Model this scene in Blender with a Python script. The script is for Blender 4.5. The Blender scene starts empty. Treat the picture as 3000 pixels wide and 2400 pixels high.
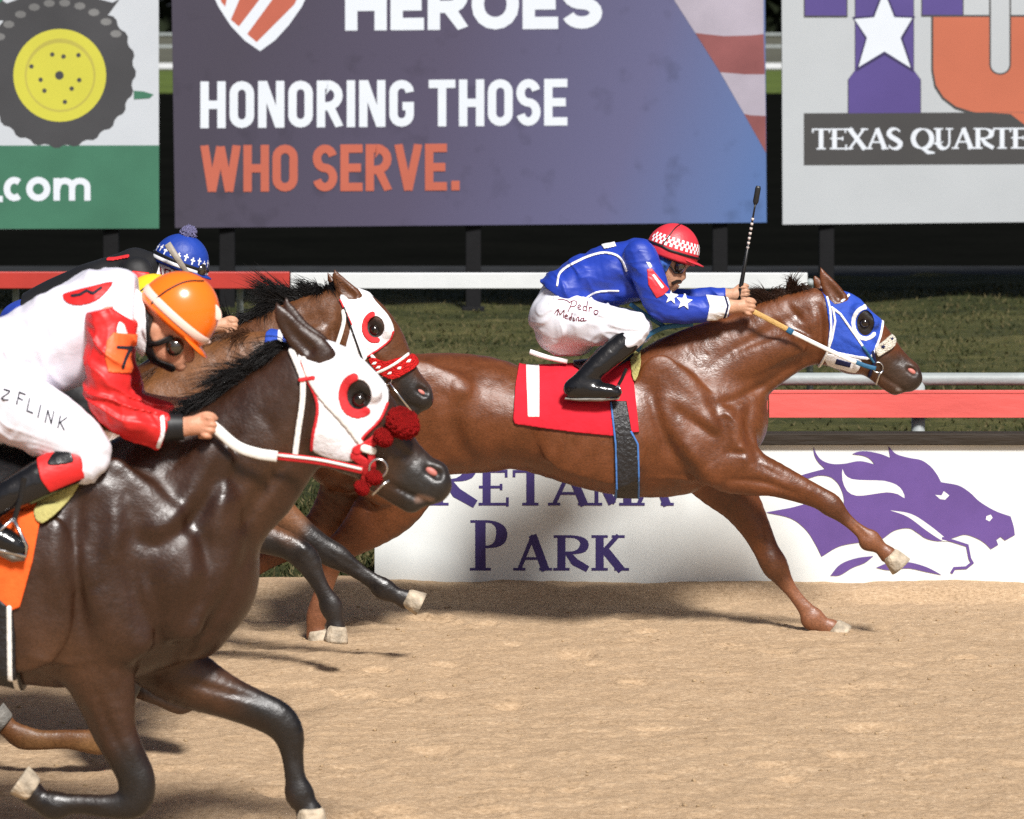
import bpy, bmesh, math, random
import numpy as np
import openvdb as vdb
from mathutils import Vector
from mathutils.geometry import tessellate_polygon

# ------------------------------------------------------------------ camera, sky, sun, exposure
FP = 11400.0            # focal length in pixels of a 3000 pixel wide picture
CX, YH, CAMH = 1500.0, 0.0, 3.1
S = bpy.context.scene
COL = S.collection
cam_d = bpy.data.cameras.new('camera')
cam = bpy.data.objects.new('camera', cam_d)
COL.objects.link(cam)
cam.location = (0, 0, CAMH)
cam.rotation_euler = (math.pi / 2, 0, 0)
cam_d.sensor_width = 36.0
cam_d.lens = 36.0 * FP / 3000.0
cam_d.shift_y = -(1200.0 - YH) / 3000.0
cam_d.clip_start = 0.5
cam_d.clip_end = 2000
cam_d.dof.use_dof = True
cam_d.dof.focus_distance = 18.7
cam_d.dof.aperture_fstop = 5.6
S.camera = cam

SUN_DIR = Vector((-0.30, 0.95, -1.0)).normalized()      # the way the floodlight travels
elev = math.asin(-SUN_DIR.z)
W = bpy.data.worlds.new('World')
S.world = W
W.use_nodes = True
wn = W.node_tree
sky = wn.nodes.new('ShaderNodeTexSky')
sky.sky_type = 'NISHITA'
sky.sun_disc = False
sky.sun_elevation = elev
sky.sun_rotation = math.atan2(-SUN_DIR.x, -SUN_DIR.y)
sky.air_density = 0.6
sky.dust_density = 3.0
sky.ozone_density = 0.6
wn.links.new(sky.outputs[0], wn.nodes['Background'].inputs[0])
wn.nodes['Background'].inputs[1].default_value = 0.055
sun_d = bpy.data.lights.new('sun', 'SUN')
sun_d.energy = 4.8
sun_d.angle = math.radians(10.0)
sun_d.color = (1.0, 0.98, 0.95)
sun = bpy.data.objects.new('sun', sun_d)
COL.objects.link(sun)
sun.rotation_euler = SUN_DIR.to_track_quat('-Z', 'Y').to_euler()
sun.location = (6, -10, 20)
S.view_settings.view_transform = 'Standard'
S.view_settings.look = 'None'
S.view_settings.exposure = 0.22
S.view_settings.gamma = 1.0
S.cycles.use_denoising = False
S.cycles.max_bounces = 6

rng = np.random.default_rng(7)
random.seed(7)

# ------------------------------------------------------------------ helpers
def U(px, py, d):
    return Vector(((px - CX) * d / FP, d, CAMH - (py - YH) * d / FP))

def srgb(r, g, b):
    def c(v):
        v /= 255.0
        return v / 12.92 if v <= 0.04045 else ((v + 0.055) / 1.055) ** 2.4
    return (c(r), c(g), c(b))

def mesh_np(name, V, Fc, mat, parent=None, smooth=True, cols=None):
    V = np.asarray(V, np.float32)
    Fc = np.asarray(Fc, np.int32)
    me = bpy.data.meshes.new(name)
    n, k = Fc.shape
    me.vertices.add(len(V))
    me.vertices.foreach_set('co', V.ravel())
    me.loops.add(n * k)
    me.loops.foreach_set('vertex_index', Fc.ravel())
    me.polygons.add(n)
    me.polygons.foreach_set('loop_start', np.arange(0, n * k, k, dtype=np.int32))
    me.polygons.foreach_set('loop_total', np.full(n, k, np.int32))
    me.polygons.foreach_set('use_smooth', np.full(n, smooth, bool))
    me.update()
    me.validate()
    if cols is not None:
        at = me.color_attributes.new('Coat', 'FLOAT_COLOR', 'POINT')
        a = np.ones((len(V), 4), np.float32)
        a[:, :3] = cols
        at.data.foreach_set('color', a.ravel())
    return link(name, me, mat, parent)

def link(name, me, mat, parent=None):
    o = bpy.data.objects.new(name, me)
    COL.objects.link(o)
    if mat is not None:
        me.materials.append(mat)
    if parent is not None:
        put(o, parent)
    return o

def put(o, parent):
    o.parent = parent
    base = Vector((0, 0, 0))
    p = parent
    while p is not None:
        base += p.location
        p = p.parent
    o.location = o.location - base

def empty(name, loc, label, cat, group=None):
    o = bpy.data.objects.new(name, None)
    COL.objects.link(o)
    o.location = loc
    o.empty_display_size = 0.1
    return tag(o, label, cat, group)

def tag(o, label=None, cat=None, group=None, kind=None):
    if label: o['label'] = label
    if cat: o['category'] = cat
    if group: o['group'] = group
    if kind: o['kind'] = kind
    return o

class MB:
    """collects polygons for one mesh"""
    def __init__(s):
        s.v = []; s.f = []
    def quad(s, *pts):
        i = len(s.v); s.v += [tuple(p) for p in pts]; s.f.append(tuple(range(i, i + len(pts))))
    def box(s, lo, hi, yaw=0.0, piv=None):
        x0, y0, z0 = lo; x1, y1, z1 = hi
        c = [(x0, y0, z0), (x1, y0, z0), (x1, y1, z0), (x0, y1, z0), (x0, y0, z1), (x1, y0, z1), (x1, y1, z1), (x0, y1, z1)]
        i = len(s.v); s.v += c
        for q in ((0, 3, 2, 1), (4, 5, 6, 7), (0, 1, 5, 4), (1, 2, 6, 5), (2, 3, 7, 6), (3, 0, 4, 7)):
            s.f.append(tuple(i + a for a in q))
    def tube(s, pts, rad, n=8, cap=True, flat=1.0, up=(0, 1, 0)):
        """tapered tube; flat<1 squashes it along 'up'"""
        pts = [Vector(p) for p in pts]
        if not hasattr(rad, '__len__'): rad = [rad] * len(pts)
        base = len(s.v); up = Vector(up)
        for i, p in enumerate(pts):
            t = (pts[min(i + 1, len(pts) - 1)] - pts[max(i - 1, 0)])
            if t.length < 1e-9: t = Vector((1, 0, 0))
            t.normalize()
            a = t.cross(up)
            if a.length < 1e-4: a = t.cross(Vector((0.3, 0.2, 1)))
            a.normalize(); b = a.cross(t).normalized()
            for j in range(n):
                th = 2 * math.pi * j / n
                s.v.append(tuple(p + a * (math.cos(th) * rad[i]) + b * (math.sin(th) * rad[i] * flat)))
        for i in range(len(pts) - 1):
            for j in range(n):
                s.f.append((base + i * n + j, base + i * n + (j + 1) % n, base + (i + 1) * n + (j + 1) % n, base + (i + 1) * n + j))
        if cap:
            s.f.append(tuple(base + j for j in range(n))[::-1])
            e = base + (len(pts) - 1) * n
            s.f.append(tuple(e + j for j in range(n)))
    def poly(s, pts):
        pts = [Vector(p) for p in pts]
        i = len(s.v); s.v += [tuple(p) for p in pts]
        for t in tessellate_polygon([pts]):
            s.f.append(tuple(i + a for a in t))
    def build(s, name, mat, parent=None, smooth=False, bevel=0.0):
        me = bpy.data.meshes.new(name)
        me.from_pydata(s.v, [], s.f)
        bm = bmesh.new(); bm.from_mesh(me)
        bmesh.ops.recalc_face_normals(bm, faces=bm.faces)
        bm.to_mesh(me); bm.free()
        if smooth:
            me.polygons.foreach_set('use_smooth', [True] * len(me.polygons))
        o = link(name, me, mat, parent)
        if bevel:
            md = o.modifiers.new('bevel', 'BEVEL'); md.width = bevel; md.segments = 2
        return o

def catmull(P, sub=4, closed=False):
    P = np.asarray(P, float)
    n = len(P)
    out = []
    rngs = n if closed else n - 1
    for i in range(rngs):
        if closed:
            p0, p1, p2, p3 = P[(i - 1) % n], P[i], P[(i + 1) % n], P[(i + 2) % n]
        else:
            p1, p2 = P[i], P[i + 1]
            p0 = P[i - 1] if i > 0 else 2 * p1 - p2
            p3 = P[i + 2] if i + 2 < n else 2 * p2 - p1
        for j in range(sub):
            t = j / sub
            out.append(0.5 * (2 * p1 + (p2 - p0) * t + (2 * p0 - 5 * p1 + 4 * p2 - p3) * t * t + (3 * p1 - p0 - 3 * p2 + p3) * t ** 3))
    if not closed: out.append(P[-1])
    return np.array(out)

_NL = np.random.default_rng(3).random((32, 32, 32)).astype(np.float32)
def noise3(x, y, z):
    """smooth value noise, -1..1"""
    def pr(a):
        i = np.floor(a); f = (a - i); f = f * f * (3 - 2 * f)
        i = i.astype(np.int64) & 31
        return i, (i + 1) & 31, f.astype(np.float32)
    x, y, z = np.broadcast_arrays(x, y, z)
    xi, xj, xf = pr(x); yi, yj, yf = pr(y); zi, zj, zf = pr(z)
    L = _NL
    a = L[xi, yi, zi] * (1 - xf) + L[xj, yi, zi] * xf
    b = L[xi, yj, zi] * (1 - xf) + L[xj, yj, zi] * xf
    c = L[xi, yi, zj] * (1 - xf) + L[xj, yi, zj] * xf
    d = L[xi, yj, zj] * (1 - xf) + L[xj, yj, zj] * xf
    return ((a * (1 - yf) + b * yf) * (1 - zf) + (c * (1 - yf) + d * yf) * zf) * 2 - 1

# ------------------------------------------------------------------ signed distance modelling
def seg_dist(X, Y, Z, a, b, ra, rb, la, lb, lat):
    """distance to a tapered capsule of elliptic section; r in the plane, l along lat"""
    d = b - a
    L2 = float(d @ d) + 1e-12
    qx, qy, qz = X - a[0], Y - a[1], Z - a[2]
    t = np.clip((qx * d[0] + qy * d[1] + qz * d[2]) / L2, 0, 1)
    qx = qx - t * d[0]; qy = qy - t * d[1]; qz = qz - t * d[2]
    r = ra + (rb - ra) * t
    l = la + (lb - la) * t
    s = qx * lat[0] + qy * lat[1] + qz * lat[2]
    p2 = np.maximum(qx * qx + qy * qy + qz * qz - s * s, 0)
    k0 = np.sqrt(p2 / (r * r) + s * s / (l * l))
    k1 = np.sqrt(p2 / (r ** 4) + s * s / (l ** 4))
    return np.where(k0 < 0.05, -0.95 * np.minimum(r, l), k0 * (k0 - 1) / np.maximum(k1, 1e-6))

class Field:
    def __init__(s, lo, hi, vox):
        s.vox = vox
        s.lo = np.array(lo, float)
        s.n = np.ceil((np.array(hi, float) - s.lo) / vox).astype(int) + 1
        s.f = np.full(tuple(s.n), 0.5, np.float32)
    def axes(s, i0, i1):
        g = [s.lo[k] + s.vox * np.arange(i0[k], i1[k]) for k in range(3)]
        return (g[0][:, None, None].astype(np.float32), g[1][None, :, None].astype(np.float32), g[2][None, None, :].astype(np.float32))
    def rngs(s, lo, hi):
        i0 = np.clip(np.floor((np.array(lo) - s.lo) / s.vox).astype(int), 0, s.n)
        i1 = np.clip(np.ceil((np.array(hi) - s.lo) / s.vox).astype(int) + 1, 0, s.n)
        return i0, i1
    def chain(s, N, k=0.02, op='add', lat=(0, 1, 0), sub=3):
        """N rows: x y z r l.  op add / cut"""
        N = np.asarray(N, float)
        if len(N) == 1:
            N = np.vstack([N, N + np.array([1e-4, 0, 0, 0, 0])])
        if sub > 1 and len(N) > 2:
            N = catmull(N, sub)
        N[:, 3:] = np.maximum(N[:, 3:], 0.002)
        lat = np.array(lat, float); lat /= np.linalg.norm(lat)
        pad = k + 2.5 * s.vox
        R = N[:, 3:].max(1)
        i0, i1 = s.rngs((N[:, :3] - R[:, None]).min(0) - pad, (N[:, :3] + R[:, None]).max(0) + pad)
        if np.any(i1 <= i0): return
        T = np.full(tuple(i1 - i0), 0.5, np.float32)
        for a, b in zip(N[:-1], N[1:]):
            r = max(a[3], a[4], b[3], b[4])
            j0, j1 = s.rngs(np.minimum(a[:3], b[:3]) - r - pad, np.maximum(a[:3], b[:3]) + r + pad)
            j0 = np.maximum(j0, i0); j1 = np.minimum(j1, i1)
            if np.any(j1 <= j0): continue
            X, Y, Z = s.axes(j0, j1)
            dd = seg_dist(X, Y, Z, a[:3], b[:3], a[3], b[3], a[4], b[4], lat).astype(np.float32)
            sl = tuple(slice(j0[q] - i0[q], j1[q] - i0[q]) for q in range(3))
            T[sl] = np.minimum(T[sl], dd)
        sl = tuple(slice(i0[q], i1[q]) for q in range(3))
        Fd = s.f[sl]
        if op == 'add':
            h = np.maximum(k - np.abs(Fd - T), 0) / max(k, 1e-6)
            s.f[sl] = np.minimum(Fd, T) - h * h * k * 0.25
        else:
            T = -T
            h = np.maximum(k - np.abs(Fd - T), 0) / max(k, 1e-6)
            s.f[sl] = np.maximum(Fd, T) + h * h * k * 0.25
    def relief(s, pts, amp, w):
        """raise (amp > 0) or hollow the skin along a side-view path, fading out at both ends"""
        P = catmull(np.asarray(pts, float), 5) if len(pts) > 2 else np.asarray(pts, float)
        m = 2.6 * w
        i0, i1 = s.rngs((P[:, 0].min() - m, -1e3, P[:, 1].min() - m), (P[:, 0].max() + m, 1e3, P[:, 1].max() + m))
        if i1[0] <= i0[0] or i1[2] <= i0[2]: return
        x = (s.lo[0] + s.vox * np.arange(i0[0], i1[0]))[:, None]; z = (s.lo[2] + s.vox * np.arange(i0[2], i1[2]))[None, :]
        best = np.full((x.size, z.size), 1e9); tt = np.zeros_like(best); n = len(P) - 1
        for i in range(n):
            a, e = P[i], P[i + 1] - P[i]
            wx, wz = x - a[0], z - a[1]
            t = np.clip((wx * e[0] + wz * e[1]) / (e @ e + 1e-12), 0, 1)
            d2 = (wx - t * e[0]) ** 2 + (wz - t * e[1]) ** 2
            u = d2 < best
            best = np.where(u, d2, best); tt = np.where(u, (i + t) / n, tt)
        g = amp * np.exp(-best / (w * w)) * np.sin(np.pi * np.clip(tt * .92 + .04, 0, 1)) ** .6
        s.f[i0[0]:i1[0], :, i0[2]:i1[2]] -= g[:, None, :].astype(np.float32)
    def wrinkle(s, amp, freq, stretch=(1, 1, 1), seed=0.0, band=0.05, ridge=False):
        idx = np.nonzero(np.abs(s.f) < band)
        P = [s.lo[q] + s.vox * idx[q] for q in range(3)]
        a = [(P[q] * freq * stretch[q] + seed + 7.3 * q) for q in range(3)]
        w = noise3(a[0], a[1], a[2])
        w2 = noise3(a[0] * 0.5 + w * 0.7, a[1] * 0.5 + 3, a[2] * 0.5 + w * 0.7)
        v = (1 - 2 * np.abs(w2)) if ridge else w * 0.5 + w2
        s.f[idx] -= (amp * v).astype(np.float32)
    def folds(s, amp, freq, u, seed=0.0, aniso=.22, band=.05, lo=0.0):
        """creases running across direction u"""
        idx = np.nonzero(np.abs(s.f) < band)
        P = np.stack([s.lo[q] + s.vox * idx[q] for q in range(3)], -1)
        u = np.array(u, float); u /= np.linalg.norm(u)
        v = np.cross(u, (0.3, 1, 0.2)); v /= np.linalg.norm(v); w = np.cross(u, v)
        a, b, c = P @ u * freq, P @ v * freq * aniso, P @ w * freq * aniso
        wp = noise3(a * .3 + seed, b * 1.3 + 5, c * 1.3)
        n = noise3(a + wp * 1.6 + seed, b + 2.0, c + seed)
        m = .5 + .5 * noise3(a * .22 + 9, b * .8 + seed, c * .8 + 4)
        r = np.clip(1 - 1.7 * np.abs(n), 0, 1) ** 1.3
        s.f[idx] -= (amp * (r - .3) * np.clip(m * 1.5 - lo, 0, 1)).astype(np.float32)
    def mesh(s, iso=0.0, arr=None, lo=None, vox=None):
        g = vdb.FloatGrid(0.5)
        A = s.f if arr is None else arr
        A = np.pad(A, 1, constant_values=0.5)
        g.copyFromArray(np.ascontiguousarray(A, np.float32))
        pts, quads = g.convertToQuads(iso)
        lo = s.lo if lo is None else lo
        vox = s.vox if vox is None else vox
        return (pts - 1) * vox + lo, quads[:, ::-1]
    def wrap(s, shape, t, side=None, ymid=0.0, up=2, t_in=None):
        """solid of the skin offset by t, limited to a 2-D region (callable on x,z -> signed distance). side -1 near half only"""
        (x0, x1, z0, z1), fn = shape
        i0, i1 = s.rngs((x0 - 0.02, -1e3, z0 - 0.02), (x1 + 0.02, 1e3, z1 + 0.02))
        i0[1] = 0; i1[1] = s.n[1]
        A = s.f[i0[0]:i1[0], i0[1]:i1[1], i0[2]:i1[2]]
        if side == -1:
            m = int(np.clip((ymid - s.lo[1]) / s.vox, 2, s.n[1] - 2)); A = A[:, :m + 1]
        elif side == 1:
            m = int(np.clip((ymid - s.lo[1]) / s.vox, 2, s.n[1] - 2)); A = A[:, m:]; i0 = i0.copy(); i0[1] = m
        lo = s.lo + s.vox * i0
        vox = s.vox
        for _ in range(up - 1):
            for ax in range(3):
                n = A.shape[ax]
                B = np.repeat(A, 2, axis=ax)
                sl = [slice(None)] * 3; sl[ax] = slice(1, 2 * n - 1, 2)
                a = [slice(None)] * 3; a[ax] = slice(0, n - 1)
                b = [slice(None)] * 3; b[ax] = slice(1, n)
                B[tuple(sl)] = 0.5 * (A[tuple(a)] + A[tuple(b)])
                e = [slice(None)] * 3; e[ax] = slice(0, 2 * n - 1)
                A = B[tuple(e)]
            vox /= 2
        xs = lo[0] + vox * np.arange(A.shape[0]); zs = lo[2] + vox * np.arange(A.shape[2])
        g = fn(xs[:, None] + 0 * zs[None, :], zs[None, :] + 0 * xs[:, None]).astype(np.float32)
        B = np.maximum(A - t, g[:, None, :])
        if t_in is not None:
            B = np.maximum(B, -(A - t_in))
        return s.mesh(0.0, np.clip(B, -0.5, 0.5), lo, vox)

def shp_poly(pts, smooth=0):
    """polygon in x,z"""
    P = np.asarray(pts, float)
    if smooth: P = catmull(P, smooth, closed=True)
    def fn(x, z):
        d = np.full(x.shape, 1e9); inside = np.zeros(x.shape, bool)
        n = len(P)
        for i in range(n):
            a, b = P[i], P[(i + 1) % n]
            e = b - a
            wx, wz = x - a[0], z - a[1]
            t = np.clip((wx * e[0] + wz * e[1]) / (e @ e + 1e-12), 0, 1)
            d = np.minimum(d, (wx - t * e[0]) ** 2 + (wz - t * e[1]) ** 2)
            c = ((a[1] <= z) & (b[1] > z)) | ((b[1] <= z) & (a[1] > z))
            with np.errstate(divide='ignore', invalid='ignore'):
                xc = a[0] + (z - a[1]) / (b[1] - a[1] + 1e-15) * e[0]
            inside ^= c & (x < xc)
        d = np.sqrt(d)
        return np.where(inside, -d, d)
    return (P[:, 0].min(), P[:, 0].max(), P[:, 1].min(), P[:, 1].max()), fn

def shp_line(pts, w, smooth=0, closed=False):
    P = np.asarray(pts, float)
    if smooth: P = catmull(P, smooth, closed=closed)
    if closed: P = np.vstack([P, P[:1]])
    def fn(x, z):
        d = np.full(x.shape, 1e9)
        for a, b in zip(P[:-1], P[1:]):
            e = b - a
            wx, wz = x - a[0], z - a[1]
            t = np.clip((wx * e[0] + wz * e[1]) / (e @ e + 1e-12), 0, 1)
            d = np.minimum(d, (wx - t * e[0]) ** 2 + (wz - t * e[1]) ** 2)
        return np.sqrt(d) - w / 2
    return (P[:, 0].min() - w, P[:, 0].max() + w, P[:, 1].min() - w, P[:, 1].max() + w), fn

def shp_sub(a, b):
    return a[0], (lambda x, z: np.maximum(a[1](x, z), -b[1](x, z)))

def shp_and(a, b):
    return a[0], (lambda x, z: np.maximum(a[1](x, z), b[1](x, z)))

def xz(pts, d):
    """pixels to x,z at depth d"""
    return [((p[0] - CX) * d / FP, CAMH - (p[1] - YH) * d / FP) for p in pts]

# ------------------------------------------------------------------ materials
def nodes(name):
    m = bpy.data.materials.new(name); m.use_nodes = True
    return m, m.node_tree, m.node_tree.nodes['Principled BSDF']

def setp(b, **k):
    for a, v in k.items():
        b.inputs[a.replace('_', ' ')].default_value = v

def pmat(name, col, rough=0.6, spec=0.5, bump=0.0, bscale=200.0, var=0.0, vscale=20.0, sheen=0.0, metal=0.0, coat=0.0, stretch=None):
    m, t, b = nodes(name)
    setp(b, Roughness=rough, Metallic=metal)
    b.inputs['Specular IOR Level'].default_value = spec
    b.inputs['Base Color'].default_value = (*col, 1)
    if sheen: b.inputs['Sheen Weight'].default_value = sheen
    if coat:
        b.inputs['Coat Weight'].default_value = coat; b.inputs['Coat Roughness'].default_value = 0.12
    tc = t.nodes.new('ShaderNodeTexCoord')
    src = tc.outputs['Object']
    if stretch:
        mp = t.nodes.new('ShaderNodeMapping'); mp.inputs['Scale'].default_value = stretch
        t.links.new(src, mp.inputs[0]); src = mp.outputs[0]
    if var:
        n = t.nodes.new('ShaderNodeTexNoise'); n.inputs['Scale'].default_value = vscale; n.inputs['Detail'].default_value = 5
        t.links.new(src, n.inputs['Vector'])
        r = t.nodes.new('ShaderNodeMapRange')
        r.inputs['From Min'].default_value = 0.3; r.inputs['From Max'].default_value = 0.7
        r.inputs['To Min'].default_value = 1 - var; r.inputs['To Max'].default_value = 1 + var
        t.links.new(n.outputs['Fac'], r.inputs['Value'])
        x = t.nodes.new('ShaderNodeVectorMath'); x.operation = 'SCALE'
        x.inputs[0].default_value = col
        t.links.new(r.outputs[0], x.inputs['Scale'])
        t.links.new(x.outputs[0], b.inputs['Base Color'])
    if bump:
        n = t.nodes.new('ShaderNodeTexNoise'); n.inputs['Scale'].default_value = bscale; n.inputs['Detail'].default_value = 4
        t.links.new(src, n.inputs['Vector'])
        bp = t.nodes.new('ShaderNodeBump'); bp.inputs['Strength'].default_value = bump; bp.inputs['Distance'].default_value = 0.02
        t.links.new(n.outputs['Fac'], bp.inputs['Height']); t.links.new(bp.outputs[0], b.inputs['Normal'])
    return m

def coat_mat(name, rough=0.4, spec=0.5, gain=1.0):
    """short horse coat: vertex colours broken up by hair-fine noise"""
    m, t, b = nodes(name)
    setp(b, Roughness=rough)
    b.inputs['Specular IOR Level'].default_value = spec
    at = t.nodes.new('ShaderNodeAttribute'); at.attribute_name = 'Coat'
    tc = t.nodes.new('ShaderNodeTexCoord')
    n1 = t.nodes.new('ShaderNodeTexNoise'); n1.inputs['Scale'].default_value = 7; n1.inputs['Detail'].default_value = 6; n1.inputs['Roughness'].default_value = 0.6
    n2 = t.nodes.new('ShaderNodeTexNoise'); n2.inputs['Scale'].default_value = 210; n2.inputs['Detail'].default_value = 4
    mp = t.nodes.new('ShaderNodeMapping'); mp.inputs['Scale'].default_value = (0.5, 1, 0.8); mp.inputs['Rotation'].default_value = (0, 0.6, 0)
    t.links.new(tc.outputs['Object'], n1.inputs['Vector'])
    t.links.new(tc.outputs['Object'], mp.inputs[0]); t.links.new(mp.outputs[0], n2.inputs['Vector'])
    ad = t.nodes.new('ShaderNodeMath'); ad.operation = 'ADD'
    t.links.new(n1.outputs['Fac'], ad.inputs[0]); t.links.new(n2.outputs['Fac'], ad.inputs[1])
    r = t.nodes.new('ShaderNodeMapRange')
    for k, v in (('From Min', 0.7), ('From Max', 1.3), ('To Min', 0.60 * gain), ('To Max', 1.40 * gain)): r.inputs[k].default_value = v
    t.links.new(ad.outputs[0], r.inputs['Value'])
    x = t.nodes.new('ShaderNodeVectorMath'); x.operation = 'SCALE'
    t.links.new(at.outputs['Color'], x.inputs[0]); t.links.new(r.outputs[0], x.inputs['Scale'])
    t.links.new(x.outputs[0], b.inputs['Base Color'])
    rr = t.nodes.new('ShaderNodeMapRange')
    for k, v in (('From Min', 0.35), ('From Max', 0.65), ('To Min', rough - 0.07), ('To Max', rough + 0.12)): rr.inputs[k].default_value = v
    t.links.new(n1.outputs['Fac'], rr.inputs['Value']); t.links.new(rr.outputs[0], b.inputs['Roughness'])
    bp = t.nodes.new('ShaderNodeBump'); bp.inputs['Strength'].default_value = 0.14; bp.inputs['Distance'].default_value = 0.01
    t.links.new(n2.outputs['Fac'], bp.inputs['Height'])
    n3 = t.nodes.new('ShaderNodeTexNoise'); n3.inputs['Scale'].default_value = 9; n3.inputs['Detail'].default_value = 3
    t.links.new(tc.outputs['Object'], n3.inputs['Vector'])
    b2 = t.nodes.new('ShaderNodeBump'); b2.inputs['Strength'].default_value = 0.30; b2.inputs['Distance'].default_value = 0.03
    t.links.new(n3.outputs['Fac'], b2.inputs['Height']); t.links.new(bp.outputs[0], b2.inputs['Normal'])
    t.links.new(b2.outputs[0], b.inputs['Normal'])
    return m
# ------------------------------------------------------------------ the setting
def grid_axis(a, b, step, far_lo, far_hi, growth=1.35):
    xs = list(np.arange(a, b + step / 2, step))
    s = step; v = a; lo = []
    while v > far_lo:
        s *= growth; v -= s; lo.append(max(v, far_lo))
    s = step; v = b; hi = []
    while v < far_hi:
        s *= growth; v += s; hi.append(min(v, far_hi))
    return np.array(lo[::-1] + xs + hi)

def sheet(name, xs, ys, zf, mat):
    X, Y = np.meshgrid(xs, ys, indexing='ij')
    Z = zf(X, Y)
    V = np.stack([X, Y, Z], -1).reshape(-1, 3)
    n, m = len(xs), len(ys)
    I = np.arange(n * m).reshape(n, m)
    Q = np.stack([I[:-1, :-1], I[1:, :-1], I[1:, 1:], I[:-1, 1:]], -1).reshape(-1, 4)
    return mesh_np(name, V, Q, mat)

def soil_mat(name, cols, scale=3.0, fine=60.0, bump=0.4, stretch=(1, 1, 1), dist=0.02, rough=0.95, fmix=0.45, spec=0.2, ramp=(0.34, 0.66)):
    m, t, b = nodes(name)
    setp(b, Roughness=rough); b.inputs['Specular IOR Level'].default_value = spec
    tc = t.nodes.new('ShaderNodeTexCoord')
    mp = t.nodes.new('ShaderNodeMapping'); mp.inputs['Scale'].default_value = stretch
    t.links.new(tc.outputs['Object'], mp.inputs[0])
    n1 = t.nodes.new('ShaderNodeTexNoise'); n1.inputs['Scale'].default_value = scale; n1.inputs['Detail'].default_value = 8; n1.inputs['Roughness'].default_value = 0.65
    n2 = t.nodes.new('ShaderNodeTexNoise'); n2.inputs['Scale'].default_value = fine; n2.inputs['Detail'].default_value = 6; n2.inputs['Roughness'].default_value = 0.7
    for n in (n1, n2): t.links.new(mp.outputs[0], n.inputs['Vector'])
    mx = t.nodes.new('ShaderNodeMix'); mx.data_type = 'FLOAT'; mx.inputs[0].default_value = fmix
    t.links.new(n1.outputs['Fac'], mx.inputs[2]); t.links.new(n2.outputs['Fac'], mx.inputs[3])
    cr = t.nodes.new('ShaderNodeValToRGB')
    e = cr.color_ramp.elements
    pos = np.linspace(*ramp, len(cols))
    e[0].position = pos[0]; e[0].color = (*cols[0], 1); e[1].position = pos[-1]; e[1].color = (*cols[-1], 1)
    for p, c in zip(pos[1:-1], cols[1:-1]):
        q = cr.color_ramp.elements.new(p); q.color = (*c, 1)
    t.links.new(mx.outputs[0], cr.inputs[0]); t.links.new(cr.outputs[0], b.inputs['Base Color'])
    bp = t.nodes.new('ShaderNodeBump'); bp.inputs['Strength'].default_value = bump; bp.inputs['Distance'].default_value = dist
    t.links.new(mx.outputs[0], bp.inputs['Height']); t.links.new(bp.outputs[0], b.inputs['Normal'])
    return m

M = {}
M['sand'] = soil_mat('track_sand', [(0.29, 0.194, 0.110), (0.44, 0.303, 0.182), (0.51, 0.358, 0.220), (0.62, 0.46, 0.30)], 4.5, 62, 0.7, (0.75, 1, 1), 0.018, fmix=0.78, ramp=(0.36, 0.64))
M['grass'] = soil_mat('turf_grass', [(0.008, 0.011, 0.003), (0.036, 0.042, 0.011), (0.092, 0.088, 0.028), (0.22, 0.18, 0.08)], 0.8, 26, 1.0, (0.35, 1, 1), 0.12, fmix=0.36)
M['dark'] = soil_mat('unlit_ground_black', [(0.003, 0.0033, 0.003), (0.006, 0.0063, 0.0055)], 0.5, 12, 0.5, spec=0.0)  # night darkness put into the colour: near black where the ground is unlit
M['fargrass'] = soil_mat('far_turf', [(0.05, 0.075, 0.012), (0.10, 0.14, 0.025)], 0.2, 4, 0.3)
M['fardirt'] = soil_mat('far_dirt', [(0.06, 0.06, 0.045), (0.12, 0.12, 0.09)], 0.1, 2, 0.3)

def sm(a, b, x):
    t = np.clip((x - a) / (b - a), 0, 1)
    return t * t * (3 - 2 * t)

def sand_z(X, Y):
    z = 0.011 * noise3(X * 1.3, Y * 1.6, X * 0 + 1.5)
    z += 0.008 * noise3(X * 4.1, Y * 5, X * 0 + 4.5)
    c = noise3(X * 11, Y * 12.5, X * 0 + 9.5)
    z += 0.010 * np.maximum(c, -0.25) * (0.55 + 0.45 * noise3(X * 0.8, Y * 0.8, X * 0 + 2.2))
    z += 0.006 * noise3(X * 19, Y * 22, X * 0 + 6.1)
    c2 = noise3(X * 31, Y * 34, X * 0 + 3.7)
    z += 0.007 * np.maximum(c2, 0.1) * (0.5 + 0.5 * noise3(X * 1.7, Y * 2.1, X * 0 + 7.2))
    p = noise3(X * 3.3 + 5, Y * 3.8, X * 0 + 12.7)            # scuffed hollows
    z -= 0.03 * sm(0.45, 0.8, p)
    g = np.random.default_rng(5)
    for _ in range(70):                                       # hoof prints
        cx, cy, r, a = g.uniform(-3, 3), g.uniform(11.8, 19.7), g.uniform(.045, .075), g.uniform(.25, .75)
        q = ((X - cx) / 1.25) ** 2 + (Y - cy) ** 2
        m = q < (3.2 * r) ** 2
        t = np.sqrt(q[m]) / r
        z[m] += a * (-.026 * np.exp(-t ** 4 * .8) + .016 * np.exp(-((t - 1.45) / .4) ** 2) * (1 + .6 * noise3(X[m] * 18, Y[m] * 18, X[m] * 0 + 1.2)))
    # loose sand pushed up against the board along the inside of the track
    k = sm(20.02, 20.24, Y + 0.05 * noise3(X * 2.2, Y * 0, X * 0 + 3.3))
    z = z * (1 - 0.5 * k) + k * (0.062 + 0.014 * noise3(X * 3.4, Y * 2, X * 0 + 8.8))
    z -= 0.3 * sm(20.5, 20.9, Y)
    return z - 0.004

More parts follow.
